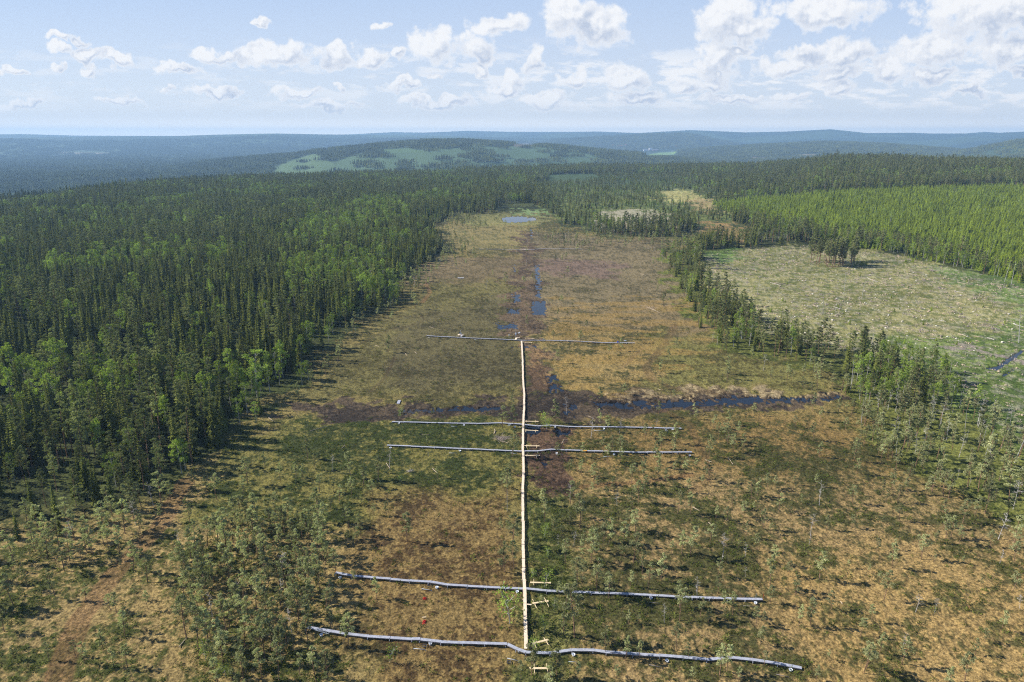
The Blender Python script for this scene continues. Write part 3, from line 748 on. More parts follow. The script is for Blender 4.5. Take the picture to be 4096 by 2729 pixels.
# ------------------------------------------------------------------ labels that find one tree among many
LM = [("nearest boardwalk's west end",1240,2520),("nearest boardwalk's east end",3207,2671),("nearest boardwalk junction",2103,2600),
 ("second boardwalk's west end",1342,2290),("second boardwalk junction",2097,2354),("second boardwalk's east end",3050,2398),
 ("third boardwalk's west end",1549,1780),("third boardwalk junction",2093,1804),("third boardwalk's east end",2768,1808),
 ("fourth boardwalk's west end",1568,1686),("fourth boardwalk's east end",2726,1713),("bend of the rutted track",480,2270),("near end of the rutted track",260,2650),
 ("far end of the rutted track",740,1930),("ditch's forest end",1060,1650),("ditch's clear-cut end",3390,1600),("pond beyond the bog",2080,870),("pine island in the clear-cut",3340,1060),
 ("creek in the clear-cut",3990,1470),("small grey clear-cut",2540,860),("white board beside the ditch",1595,1608),("farthest boardwalk's west end",1916,996),("farthest boardwalk's east end",2327,996),
 ("instrument mast",2063,1350),("solar-panel box",1841,1345),("red marker tarpaulin",1697,2488),("lower right corner of the view",4050,2660),("lower left corner of the view",40,2700),
 ("right margin halfway down",4060,2000),("left margin halfway down",40,1950),("middle of the orange bog",3300,2150),("dense pine clump's middle",1020,2400),("silver dead pine",2266,1652),
 ("small blue box",2471,1368),("brown mud patch",2200,1950),("bend in the tree strip",2850,1350),("near tip of the tree strip",3350,1470),
 ("orange bog's left margin",2500,2600),("orange bog's far margin",2900,1950),("green willow strip",2200,2200),("open bog beside the track",700,2500)]
LMW = np.array([tuple(G(a, b))[:2] for _, a, b in LM])
ORD = ["nearest","second nearest","third nearest","fourth nearest","fifth nearest","sixth nearest","seventh nearest","eighth nearest","ninth nearest","tenth nearest","eleventh nearest","twelfth nearest"]
SIDES = ["left of","beyond","right of","this side of"]
def make_labels(kind_words, X, Y, Hh):
    """a label for each point, unique up to the twelfth neighbour on each side of a landmark"""
    d = np.hypot(X[:, None]-LMW[None, :, 0], Y[:, None]-LMW[None, :, 1]); near = d.argmin(1)
    dx = X-LMW[near, 0]; dy = Y-LMW[near, 1]
    side = np.where(np.abs(dx) > np.abs(dy), np.where(dx > 0, 2, 0), np.where(dy > 0, 1, 3))
    lab = [None]*len(X); dm = d.min(1); q1, q2 = np.quantile(Hh, .33), np.quantile(Hh, .7)
    for l in range(len(LM)):
        for s_ in range(4):
            idx = [i for i in np.nonzero((near == l) & (side == s_))[0]]; idx.sort(key=lambda i: dm[i])
            for rk, i in enumerate(idx):
                size = "short" if Hh[i] < q1 else "middling" if Hh[i] < q2 else "tall"
                w = (ORD[rk]+" "+SIDES[s_]) if rk < len(ORD) else "farther "+SIDES[s_]
                lab[i] = f"{size} {kind_words}, {w} the {LM[l][0]}"
    return lab
GROUPS = {'spruce_tree': "spruces of the forest edges", 'pine_tree': "pines of the forest edges", 'bog_pine': "stunted pines scattered over the bog", 'dead_pine': "dead pines on the bog",
 'birch_tree': "birches along the forest edges", 'young_spruce': "young spruces of the plantation", 'birch_sapling': "birch saplings by the boardwalks", 'dead_birch': "bare white birch stems"}
LOOK = {'spruce_tree': "dark narrow spruce", 'pine_tree': "grey-green pine", 'bog_pine': "sparse bog pine", 'dead_pine': "bare grey dead pine", 'birch_tree': "light green birch",
 'young_spruce': "bright green young spruce", 'birch_sapling': "leafy birch sapling", 'dead_birch': "leafless birch stem"}
CATS = {'spruce_tree': "spruce tree", 'pine_tree': "pine tree", 'bog_pine': "pine tree", 'dead_pine': "dead tree", 'birch_tree': "birch tree", 'young_spruce': "young spruce", 'birch_sapling': "birch tree", 'dead_birch': "dead tree"}
STUFFN = {'spruce_tree': "spruce_forest", 'pine_tree': "pine_forest", 'bog_pine': "bog_pine_woods", 'dead_pine': "dead_pine_woods", 'birch_tree': "birch_forest", 'young_spruce': "young_spruce_forest", 'birch_sapling': "birch_undergrowth", 'dead_birch': "dead_birch_woods"}

# ------------------------------------------------------------------ where trees stand
TREES = {k: [] for k in PROTO}      # x, y, z, h
def inpoly(poly, px, py): return sdist(poly, px, py) > 0
def add(kind, x, y, z, h):
    for q in zip(np.atleast_1d(x), np.atleast_1d(y), np.atleast_1d(z), np.atleast_1d(h)): TREES[kind].append(q)

def grid_pts(step, rmin, rmax, azmax=.78):
    n = int(rmax/step)
    gx, gy = np.meshgrid(np.arange(-n, n+1), np.arange(0, n+1)); gx = gx.ravel()*step; gy = gy.ravel()*step
    gx = gx+(RNG.random(len(gx))-.5)*step*.9; gy = gy+(RNG.random(len(gy))-.5)*step*.9
    r = np.hypot(gx, gy); m = (r > rmin) & (r < rmax) & (np.abs(np.arctan2(gx, gy)) < azmax)
    return gx[m], gy[m]

# forest out to the crest of the plateau
x, y = grid_pts(3.3, 62, 1750); z = terrain(x, y); r = np.hypot(x, y)
pxa = IW/2+FPX*(x/np.maximum(y, 1))/cos(PITCH); Rc_ = np.interp(pxa, CX, CR)
m = r < Rc_+140; x, y, z, r, pxa = x[m], y[m], z[m], r[m], pxa[m]
wx = (fbm(x/12, y/12, 501, 3)-.5)*10; px, py, dpt = proj(x+wx, y, z)
forest = sdist(BOG, px, py) < -2
for poly, e in ((CLEARCUT, 2), (SMALLCUT, 1), (OPENS[0], 0), (OPENS[1], 0), (OPENS[2], 2), ([(1985,818),(2120,812),(2200,840),(2200,900),(1980,900)], 0)):
    forest &= sdist(poly, px, py) < -e
strip = inpoly(STRIP, px, py); woodr = inpoly(WOODR, px, py); plant = inpoly(PLANT2, px, py) & ~strip
isle = inpoly(TREEISLE, px, py); openw = inpoly(OPENS[3], px, py)
forest &= ~strip & ~woodr
left = px < 2000
n1 = fbm(x/45, y/45, 511, 3); n2 = fbm(x/70, y/70, 521, 3); rv = RNG.random(len(x))
edge = np.clip(-sdist(BOG, px, py), 0, 400)
# left and centre woods
sel = forest & ~plant & ~openw
pb = .09+.7*sstep(.54, .64, n1)+.6*sstep(80, 10, edge)*(py > 1150)*(py < 1900)+.5*((px > 1230) & (px < 1640) & (py > 840) & (py < 930))
pp = .14+.5*sstep(.46, .62, n2)+.35*((py > 1850) | (px > 1900))
kindr = np.where(rv < pb*.8, 2, np.where(RNG.random(len(x)) < pp*.75, 1, 0))
hh = 12.0+4.5*n2+RNG.normal(size=len(x))*2.3+3*(RNG.random(len(x)) < .06)
hh = hh*.86
thin = inpoly(THIN, px, py); hh = np.where(thin, hh*.62, hh); hh = np.where(py > 1900, hh*.66, hh); hh = np.where(edge < 20, hh*.72, hh)
gap = .45+.55*sstep(.36, .5, fbm(x/14, y/14, 541, 3))
dens = RNG.random(len(x)) < gap*np.where(py > 2050, .35, np.where(thin, .34, np.where(px > 1700, .62, .84)))
for kk, nm in ((0, 'spruce_tree'), (1, 'pine_tree'), (2, 'birch_tree')):
    q = sel & dens & (kindr == kk); add(nm, x[q], y[q], z[q], hh[q]*(1, .95, .74)[kk])
# far right hill: dark wood above, bright plantation below
q = plant & forest & (RNG.random(len(x)) < .9)
q &= (RNG.random(len(x)) < .35+.65*sstep(.33, .5, fbm(x/18, y/18, 551, 3)))
add('young_spruce', x[q], y[q], z[q], 5.8+RNG.normal(size=q.sum())*1.0)
q2 = plant & forest & (RNG.random(len(x)) < .03); add('birch_tree', x[q2], y[q2], z[q2], np.full(q2.sum(), 8.0))
lower = plant & forest & (sdist(CLEARCUT, px, py) > -26) & (RNG.random(len(x)) < .35)
add('pine_tree', x[lower], y[lower], z[lower], 11+RNG.normal(size=lower.sum()))
# extra young spruces between the rows
xx, yy = grid_pts(3.1, 380, 1300); zz = terrain(xx, yy); ppx, ppy, _ = proj(xx, yy, zz)
q = inpoly(PLANT2, ppx, ppy) & ~inpoly(CLEARCUT, ppx, ppy) & ~inpoly(OPENS[2], ppx, ppy) & (RNG.random(len(xx)) < .8)
add('young_spruce', xx[q], yy[q], zz[q], 5.4+RNG.normal(size=q.sum())*.8)
# the strip of trees between bog and clear-cut
q = strip & (RNG.random(len(x)) < np.where(px < 2800, .42, .62)); idx = np.nonzero(q)[0]
for i in idx:
    u = RNG.random(); k = 'pine_tree' if u < .62 else ('spruce_tree' if u < .85 else 'birch_tree')
    add(k, x[i], y[i], z[i], (9.0+RNG.normal()*1.6)*(.85 if k == 'birch_tree' else 1)*(1.0 if sdist(BOG, px[i:i+1], py[i:i+1])[0] < 10 else .7))
q = woodr & (RNG.random(len(x)) < np.where(py < 1640, .95, .5))
for i in np.nonzero(q)[0]:
    u = RNG.random(); up = py[i] < 1640
    k = ('birch_tree' if u < .42 else 'pine_tree' if u < .72 else 'dead_birch' if u < .84 else 'spruce_tree') if up else ('bog_pine' if u < .62 else 'dead_birch' if u < .72 else 'dead_pine' if u < .92 else 'pine_tree')
    add(k, x[i], y[i], z[i], {'birch_tree': 8.0, 'pine_tree': 8.6, 'dead_birch': 7, 'spruce_tree': 8.5, 'bog_pine': 6.8, 'dead_pine': 6}[k]*(.85+.3*RNG.random()))
# pine island in the clear-cut, seed trees, saplings
for i in range(46):
    a, b = 3240+RNG.random()*180, 1040+RNG.random()*28; p_ = G(a, b); add('pine_tree', p_.x, p_.y, 0, 14+RNG.normal()*1.2)
for (a, b, h) in [(2998,1022,13),(2922,1135,8),(3028,1180,9),(3153,1060,8),(3450,1175,8),(3377,1165,9),(3292,1255,9),(3485,1395,7),(3340,1265,5)]:
    p_ = G(a, b); add('pine_tree' if h > 12 else 'dead_birch', p_.x, p_.y, 0, h)
for (a, b, h) in [(3595,1000,9),(3678,1010,8),(3682,1013,7),(3830,1048,7),(3850,1052,7),(3865,1055,7),(3895,1060,8),(3905,1062,8),(3935,1072,10),(3975,1105,9),(3990,1107,8),(4018,1128,11),(4045,1140,12),(4075,1372,12),(3448,1195,6),(3607,1275,5)]:
    p_ = G(a, b); add('dead_birch', p_.x, p_.y, 0, h)
for i in range(60):
    a, b = 2830+RNG.random()*1200, 1000+RNG.random()*380; p_ = G(a, b)
    if sdist(CLEARCUT, np.array([a]), np.array([b]))[0] > 8: add('young_spruce', p_.x, p_.y, 0, 1.2+RNG.random()*1.6)
for i in range(16): p_ = G(3410+RNG.random()*60, 1055+RNG.random()*14); add('young_spruce', p_.x, p_.y, 0, 2.2+RNG.random())
for i in range(26): p_ = G(3620+RNG.random()*150, 1032+RNG.random()*20); add('young_spruce', p_.x, p_.y, 0, 2.2+RNG.random())

# the bog's own pines: those read off the photograph one by one, as (picture x, y of the foot, height in pixels)
def z3(l): return [(2700+a/1.686, 1900+b/1.686, h/1.686) for a, b, h in l]
def z2(l): return [(1300+a/1.6814, 1900+b/1.6814, h/1.6814) for a, b, h in l]
def z4(l): return [(1400+a/1.6814, 1200+b/1.6814, h/1.6814) for a, b, h in l]
def z1(l): return [(a/1.6814, 1900+b/1.6814, h/1.6814) for a, b, h in l]
def zw(l): return [(3350+a/2.614, 1400+b/2.614, h/2.614) for a, b, h in l]
def zc(l): return [(2000+a/2.354, 1900+b/2.354, h/2.354) for a, b, h in l]
BP = z3([(90,120,80),(180,65,60),(420,115,70),(515,160,110),(620,95,100),(680,85,70),(800,70,60),(948,80,80),(1400,130,90),(1555,125,100),(1690,135,90),(1790,85,100),(1820,85,90),(2190,50,60),(1200,195,110),(1940,330,150),(2020,285,130),(1940,165,90),(2160,180,80),(385,230,100),(275,300,80),(465,285,100),(700,245,110),(780,270,70),(530,250,60),(1020,370,90),(1195,355,80),(1510,315,110),(1400,330,40),(550,510,100),(665,595,110),(290,685,110),(640,400,60),(975,705,170),(765,680,90),(290,800,110),(810,810,120),(640,870,110),(30,895,150),(170,955,110),(325,910,110),(390,945,130),(225,1000,90),(335,975,80),(545,1020,110),(600,1000,70),(910,1010,160),(1055,910,110),(1410,838,170),(1375,725,70),(1480,500,60),(1660,535,70),(1640,455,40),(1165,625,40),(1310,660,30),(2065,755,60),(1250,1090,110),(2205,1050,120),(2025,1215,100),(1270,1340,190),(1290,1300,150),(1030,1250,60),(300,1355,180),(350,1330,150),(600,1285,80),(15,1180,150),(90,1240,90),(115,1390,80),(950,1390,90),(430,1395,90),(1940,600,50),(850,200,60),(1750,580,40),(2320,1390,70)])
BP += z2([(75,655,140),(190,740,80),(345,835,120),(155,1150,180),(40,1030,120),(25,860,140),(25,1370,160),(1210,655,170),(1270,635,160),(1260,475,200),(1180,380,80),(325,155,110),(100,190,110),(40,230,80),(250,210,70),(325,270,70),(135,325,110),(155,450,70),(1555,1360,150),(1700,1370,90),(1390,1350,180),(1885,1205,150),(2020,1250,130),(2115,1230,100),(1960,1370,80),(1315,1380,100),(1575,825,90),(1680,1095,290),(1625,880,120),(2260,715,160),(2175,765,150),(2295,710,90)])
BP += zc([(663,270,190),(750,500,270),(695,680,180),(780,685,140),(855,825,280),(615,838,200),(735,1070,240),(908,1110,280),(708,1115,110),(1105,305,130),(1255,340,170),(1215,525,180),(1277,550,200),(1138,785,140),(1340,935,190),(1400,1070,220),(1515,1005,220),(1230,1060,130),(1790,370,180),(1710,740,190),(1790,770,260),(1615,755,110),(1690,750,100),(1745,745,90),(2060,960,170),(2058,1120,160),(1697,1250,220),(1885,1340,190),(1213,1400,110),(2190,1320,160),(2105,1270,120),(1775,175,140),(1362,170,140),(1060,160,120),(1000,190,80),(870,190,100),(908,135,110),(2030,425,140),(2235,165,150),(2187,325,150),(2300,400,140),(2315,590,140),(1955,1400,110),(560,1155,120),(590,580,90),(655,480,110),(112,668,150),(130,890,170),(45,915,220),(62,180,140),(17,120,120),(1300,690,60),(2245,700,70),(1305,1400,60)])
BP += z4([(1375,830,150),(1100,860,140),(1025,860,130),(1090,1055,150),(190,1160,70),(150,1330,110),(90,1250,130),(205,1270,60),(590,1200,70),(1020,1260,120),(1055,1340,180),(1640,1230,120),(1735,1100,110),(1895,1235,120),(1475,1150,70),(1570,1060,90),(1395,1060,90),(2245,1190,120),(2280,1290,110),(2180,1160,70),(2325,1140,70),(1975,1290,100),(2030,940,90),(2185,970,130),(1675,850,110),(1860,540,60),(1595,200,60),(1370,270,60),(2140,410,70),(2085,490,80),(1500,470,40),(2195,320,60),(1750,370,60),(1290,860,60),(1700,980,50),(2310,770,70),(2095,600,50),(1930,290,70),(640,830,40),(520,970,50),(280,890,40)])
BP += z1([(840,395,210),(730,240,150),(660,330,120),(1150,170,120),(1315,105,120),(1080,315,110),(955,360,90),(1640,130,110),(1865,290,150),(1310,470,150),(1280,560,180),(1235,805,120),(1085,745,90),(1165,625,90),(1200,580,60),(580,850,110),(395,470,150),(280,540,130),(545,570,110),(205,550,100),(60,730,110),(150,715,120),(380,600,120),(500,600,80),(785,930,120),(745,915,100),(1000,905,110),(925,830,90),(815,640,60),(1470,530,90),(1560,545,90),(1815,580,100),(1870,580,120),(1725,730,100),(2015,370,120),(2150,120,110),(2225,250,90),(1955,270,90),(95,1240,80),(330,1250,110),(510,1220,90),(900,1394,90),(1330,1190,250),(1410,1170,240),(1620,1270,150),(1760,1375,170),(2015,1340,120),(2130,1394,200),(2220,1370,180),(2070,1120,200),(1920,1170,200),(2270,650,140),(2350,1150,220)])
BP += zw([(170,1160,170),(200,1300,150),(610,1265,220),(700,990,190),(480,1080,200),(370,960,180),(810,1230,260),(890,1290,150),(1050,1440,200),(1075,1440,200),(1130,1440,170),(1350,1300,250),(1450,1380,160),(1585,1240,220),(1680,1370,250),(1710,1390,250),(470,1510,170),(710,1510,170),(925,1525,170),(920,950,220),(825,900,170),(290,780,230),(325,780,220),(365,820,200),(610,780,200),(255,740,170),(10,650,150),(80,470,200),(705,695,190),(755,650,130),(1200,1040,170),(1310,690,170)])
DP = z3([(912,415,140),(905,470,50),(318,570,150),(475,550,90),(475,690,50),(2190,595,90),(1620,930,110),(1750,935,100),(1535,1180,110),(2180,430,180)])+z2([(1965,215,90),(1675,485,100)])+z4([(1455,760,120),(1620,930,130),(1480,1340,110)])+zc([(2095,795,200),(2310,770,130),(545,670,90),(1548,1400,160)])+zw([(1095,1010,100),(1380,1420,100),(900,720,110),(1250,1360,120)])+z1([(1890,840,120),(1600,770,80),(1505,880,60)])
BS = z2([(435,1260,100),(1475,1060,90),(1540,920,70),(1375,440,60),(1475,420,80),(1245,1000,230),(1500,560,70),(1400,700,70),(1475,760,120),(1400,1180,90),(1380,290,40)])+z4([(335,790,60),(1325,880,110),(345,1225,60)])
DB = z2([(1225,245,120),(1230,240,140)])+zw([(275,435,60),(640,360,140),(690,380,160),(850,510,140),(905,480,80),(940,510,70),(970,650,110),(1010,630,130),(1000,745,120),(1045,750,110),(1045,895,170),(1125,825,120),(1215,940,160),(1190,700,100),(1160,800,90),(1520,975,200),(1550,1100,260),(1715,1030,150),(1655,985,110),(1340,960,130),(1275,610,180),(1090,430,60)])
taken = []
def put(kind, lst, hmin):
    for a, b, h in lst:
        p_ = G(a, b)
        if a < -50 or p_.y < 20: continue
        _, _, d_ = proj(p_.x, p_.y, 0.0); dp_ = math.atan2(CAM_H, math.hypot(p_.x, p_.y))
        hm = h*float(d_)/FPX/cos(dp_)
        if any((p_.x-q[0])**2+(p_.y-q[1])**2 < 1.0 for q in taken): continue
        taken.append((p_.x, p_.y)); add(kind, p_.x, p_.y, 0.0, max(hm*1.08, hmin))
put('dead_pine', DP, 2.0); put('birch_sapling', BS, 2.0); put('dead_birch', DB, 3.0); put('bog_pine', BP, 1.6)
# and the rest of them by how thickly they stand
x, y = grid_pts(2.6, 55, 640); z = x*0.0; px, py, dpt = proj(x, y, z)
den = np.zeros(len(x))
def D(poly, v, soft=30):
    global den
    m_ = sstep(-soft, soft, sdist(poly, px, py)); den = den+(v-den)*m_
D(BOG, .0012, 10)
D([(-900,3100),(-900,2300),(300,2120),(700,1980),(900,1850),(1350,1880),(1450,2200),(1400,3100)], .016)
D([(-900,2500),(-900,2150),(330,2080),(640,1960),(760,1960),(500,2160),(300,2350),(0,2450)], .06)
D(CLUMP, .17, 15)
D([(1350,1850),(1560,1900),(1500,2250),(1380,2200)], .02)
D([(2110,1990),(2300,1990),(2320,3000),(2110,3000)], .02)
D([(2300,1960),(2700,1900),(3400,1900),(4300,2150),(4600,3100),(2330,3100)], .010)
D([(2230,1690),(2700,1650),(3300,1640),(3600,1800),(3500,1960),(2700,1960),(2230,1900)], .012)
D([(3350,1600),(3560,1700),(3800,1950),(4300,2150),(4300,2400),(3700,2150),(3450,1900)], .035)
D([(2820,1400),(3100,1440),(3350,1500),(3380,1570),(2900,1560)], .02)
D([(1640,960),(1800,960),(1900,1040),(1660,1080)], .03); D([(1740,860),(1900,860),(1900,920),(1740,910)], .035)
D([(2180,920),(2800,950),(2700,1000),(2200,1000)], .02); D([(1560,1200),(1640,1100),(1760,1040),(1800,1060),(1640,1230),(1400,1340),(1350,1320)], .03)
D([(1150,1540),(1400,1330),(1450,1370),(1200,1600)], .03)
w_ = water_field(x, y, px, py); den = den*(w_ <= 0)*(.5+fbm(x/9, y/9, 601, 3))
walkd = np.minimum(ldist([tuple(G(2103,2600))[:2], tuple(G(2093,1800))[:2], tuple(G(2087,1361))[:2]], x, y), 99)
for ln in ([(1227,2508),(2028,2575),(2103,2608),(3207,2671)], [(1342,2290),(2097,2354),(3050,2398)], [(1549,1780),(2768,1808)], [(1568,1686),(2726,1713)], [(1706,1343),(2539,1372)]):
    walkd = np.minimum(walkd, ldist([tuple(G(*q_))[:2] for q_ in ln], x, y))
q = (RNG.random(len(x)) < den*2.6*2.6) & (walkd > 1.0) & (ldist([tuple(G(*p_))[:2] for p_ in TRACKS[0][0]], x, y) > 2.2) & ~((px > 1190) & (px < 1750) & (py > 2490) & (py < 2665) & (RNG.random(len(x)) < .85)) & ~((px > 1320) & (px < 1560) & (py > 2285) & (py < 2420))
tk = np.array(taken)
for i in np.nonzero(q)[0]:
    if ((tk[:, 0]-x[i])**2+(tk[:, 1]-y[i])**2).min() < 2.6: continue
    u = RNG.random(); cl = sdist(CLUMP, px[i:i+1], py[i:i+1])[0] > 0; le = (px[i] < 700) & (py[i] < 2450)
    k = 'dead_pine' if u < .05 else 'bog_pine' if u < .96 or not cl else 'birch_sapling'
    add(k, x[i], y[i], 0.0, (4.2+RNG.normal()*.9+(1.6 if cl else 0)+(1.5 if le else 0))*(1 if py[i] > 1600 else 1.1) if k != 'birch_sapling' else 3.2)
# trees within the small isle beyond the bog
def hit_ground(x, y): 
    z_, _ = ground_points(np.array(x, float), np.array(y, float)); return z_

for kind, lst in TREES.items():
    if not lst: continue
    A_ = np.array(lst, float); h0, variants = PROTO[kind][0], MESH[kind]
    nearm = np.hypot(A_[:, 0], A_[:, 1]) < 700
    gz = A_[:, 2].copy()
    A_[:, 3] = np.maximum(A_[:, 3], .9)
    if nearm.any(): gz[nearm] = hit_ground(A_[nearm, 0], A_[nearm, 1])
    px, py, dpt = proj(A_[:, 0], A_[:, 1], gz)
    size = np.where((px > -40) & (px < IW+40) & (py < IH+150) & (dpt > 0), A_[:, 3]/dpt, 0)
    order = np.argsort(-size); big = order[:300]; big = big[size[big] > 0]; rest = np.setdiff1d(np.arange(len(A_)), big)
    labels = make_labels(LOOK[kind], A_[big, 0], A_[big, 1], A_[big, 3])
    for n_, (i, lb) in enumerate(zip(big, labels)):
        v_ = int(RNG.integers(len(variants))); tm, cm_, _w = variants[v_]
        s_ = A_[i, 3]/h0; o = bpy.data.objects.new(kind, None); o.empty_display_size = .5
        wide = s_*(.88+.24*RNG.random())
        o.location = (A_[i, 0], A_[i, 1], gz[i]); o.rotation_euler = (RNG.normal()*.03, RNG.normal()*.03, RNG.random()*6.28); o.scale = (wide, wide, s_)
        COL.objects.link(o); tag(o, lb, CATS[kind], GROUPS[kind])
        t_ = bpy.data.objects.new("trunk", tm); COL.objects.link(t_); t_.parent = o
        if cm_ is not None: c_ = bpy.data.objects.new("crown", cm_); COL.objects.link(c_); c_.parent = o
    if len(rest):
        s_ = A_[rest, 3]/h0
        P7 = np.stack([A_[rest, 0], A_[rest, 1], gz[rest], RNG.random(len(rest))*6.28, s_*(.9+.25*RNG.random(len(rest))), RNG.integers(len(variants), size=len(rest)), s_], 1)
        scatter(STUFFN[kind], [v_[2] for v_ in variants], P7, f"mass of {LOOK[kind]}s standing behind the nearer ones", "forest")
    print(kind, len(A_), "single", len(big))

# ------------------------------------------------------------------ woods on the far hills, in clumps of trees
def far_clump(seed, n=44, size=46.0):
    r_ = np.random.default_rng(seed); mb = MB()
    for q_ in range(n):
        cx, cy_ = (r_.random(2)-.5)*size; h = 8+6*r_.random(); R_ = 1.6+1.0*r_.random(); a0 = r_.random()*6
        for l in range(3):
            zb, zt = h*(.12+.27*l), h*(.5+.25*l) if l < 2 else h*1.02; rr = R_*(1-.28*l)
            k = 5; b = len(mb.v)
            for j in range(k):
                a = a0+l+2*pi*j/k; mb.v.append((cx+cos(a)*rr*(.8+.4*r_.random()), cy_+sin(a)*rr*(.8+.4*r_.random()), zb+r_.normal()*.3))
            mb.v.append((cx, cy_, zt))
            for j in range(k): mb.f.append((b+j, b+(j+1) % k, b+k))
    return bpy.data.objects.new("far_clump", mb.mesh("far_clump", [M['spruce']]))
clumps = [far_clump(s_) for s_ in range(5)]
x, y = grid_pts(43, 1050, 6800, .80); r = np.hypot(x, y)
pxa = IW/2+FPX*(x/np.maximum(y, 1))/cos(PITCH); Rc_ = np.interp(pxa, CX, CR)
z = terrain(x, y); px, py, _ = proj(x, y, z)
keep = (r > Rc_+110)
fn = fbm(x/260, y/260, 303, 4)
for fi_, (poly, rgb) in enumerate(FARZ):
    keep &= (RNG.random(len(x)) < (.32 if fi_ == 1 else .06)) | (sdist(poly, px+(fn-.5)*16, py+2) < 0)
sparse = fbm(x/600, y/450, 317, 3) > .60; keep &= ~sparse | (RNG.random(len(x)) < .35)
keep &= ~((px > 2560) & (px < 2720) & (py > 596) & (py < 630)) 
x, y, z = x[keep], y[keep], z[keep]; one = 1.0+.3*RNG.random(len(x))
scatter("distant_forest", clumps, np.stack([x, y, z-.4, RNG.random(len(x))*6.28, one, RNG.integers(5, size=len(x)), one*.95], 1), "distant spruce woods covering the hills beyond the plateau", "forest")

# dwarf shrubs and tussocks on the bog
def shrub_proto(seed, n=26, rad=.42, leaf=.13, flat=.5):
    r_ = np.random.default_rng(seed); mb = MB(); mb.leaves((0, 0, .12), rad, n, leaf, r_, flat)
    return bpy.data.objects.new("shrub_clump", mb.mesh("shrub_clump", [M['shrub']]))
shr = [shrub_proto(s_) for s_ in range(4)]
x, y = grid_pts(.95, 56, 330); px, py, _ = proj(x, y, x*0)
m = (px > -120) & (px < IW+120) & (py < IH+150) & (sdist(BOG, px, py) > 0); x, y, px, py = x[m], y[m], px[m], py[m]
P = fbm(x/6.5, y/5.5, 7, 5, .6); den = .10+.75*sstep(.02, -.12, P-.48)
den = den*np.where(py > 1960, 1, np.where(py > 1690, .8, .22))
for poly, v_ in ((DITCH, .03), (GREENSTRIP, 1.0), (CHANNEL, .04), (CLUMP, .9), ([(1380,2300),(1500,1990),(2060,1960),(2080,2900),(1450,2900)], .12), (WOODR, .7)):
    m_ = sstep(-10, 10, sdist(poly, px, py)); den = den+(v_-den)*m_
for pts, hw, rgb, wt in TRACKS:
    den = den*(ldist([tuple(G(*p_))[:2] for p_ in pts], x, y) > hw)
den *= (water_field(x, y, px, py) <= 0)
m = RNG.random(len(x)) < den; x, y = x[m], y[m]; z = hit_ground(x, y)
s_ = .6+.9*RNG.random(len(x))
scatter("dwarf_shrubs", shr, np.stack([x, y, z, RNG.random(len(x))*6.28, s_, RNG.integers(4, size=len(x)), s_*(.7+.5*RNG.random(len(x)))], 1), "low dwarf shrubs and heather covering the bog hummocks", "shrubs")
print("shrubs", len(x))

# ------------------------------------------------------------------ boardwalks
def walk(pts, width, zd, mat_top, label, name="boardwalk", seg=3.05, plank=.135, gap=.018, parts=True, group=None):
    P_ = [G(a, b, zd) for a, b in pts]; o = empty(name, (P_[0].x, P_[0].y, 0)); tag(o, label, "boardwalk", group); off = Vector((P_[0].x, P_[0].y, 0))
    joints = [P_[0]]
    for a, b in zip(P_[:-1], P_[1:]):
        L = (b-a).length; n = max(1, round(L/seg))
        for i in range(n): joints.append(a+(b-a)*((i+1)/n))
    zj = [zd+RNG.normal()*.015 for _ in joints]
    for k, (a, b) in enumerate(zip(joints[:-1], joints[1:])):
        a = Vector((a.x, a.y, zj[k]))-off; b = Vector((b.x, b.y, zj[k]+RNG.normal()*.02))-off
        d = b-a; L = d.length; rz = atan2(d.y, d.x); n = max(2, int(L/(plank+gap))); mb = MB()
        sh = RNG.normal()*.03; sx, sy = -sin(rz)*sh, cos(rz)*sh
        for i in range(n):
            t = (i+.5)/n; c = a+d*t; w = width*(1+RNG.normal()*.02)
            mb.box((c.x+sx, c.y+sy, c.z+RNG.normal()*.003), (L/n-gap, w, .03), rz)
        obj("deck", mb.mesh("deck", [mat_top]), o)
        if not parts: continue
        mb = MB()
        for s_ in (-1, 1):
            c = a+d*.5; mb.box((c.x-sin(rz)*s_*(width*.5-.05), c.y+cos(rz)*s_*(width*.5-.05), c.z-.09), (L-.01, .05, .14), rz, d.z/L)
        obj("bearer", mb.mesh("bearer", [M['darkwood']]), o)
        mb = MB(); mb.box((a.x, a.y, a.z-.21), (.09, width+.28, .09), rz)
        for s_ in (-1, 1): mb.box((a.x-sin(rz)*s_*(width*.5+.06), a.y+cos(rz)*s_*(width*.5+.06), a.z-.35), (.07, .07, .62), rz)
        obj("trestle", mb.mesh("trestle", [mat_top]), o)
    return o
GW = "grey plank boardwalks across the bog"
W1 = [(1227,2508),(1383,2535),(1472,2545),(1648,2556),(1680,2557),(1764,2567),(2028,2575),(2067,2595),(2103,2608),(2198,2612),(2287,2599),(2373,2600),(2424,2608),(2638,2621),(2824,2637),(2919,2628),(3011,2638),(3109,2653),(3207,2671)]
W2 = [(1342,2290),(1410,2303),(1639,2322),(1716,2326),(1791,2339),(1948,2348),(2097,2354),(2186,2363),(2293,2367),(2507,2375),(2700,2385),(2836,2392),(3050,2398)]
W3 = [(1549,1780),(1787,1791),(2024,1802),(2093,1804),(2149,1804),(2203,1797),(2328,1802),(2530,1808),(2768,1808)]
W4 = [(1568,1686),(1757,1691),(1905,1694),(2001,1691),(2090,1697),(2152,1704),(2203,1701),(2274,1706),(2512,1708),(2726,1713)]
W5 = [(1706,1343),(1894,1352),(2093,1361),(2140,1361),(2179,1361),(2292,1364),(2411,1370),(2539,1372)]
W6 = [(1916,996),(2086,998),(2108,999),(2172,995),(2327,996)]
walk(W1, .52, .42, M['greywood'], "weathered grey plank boardwalk nearest the viewer, meeting the pale path's near end", group=GW)
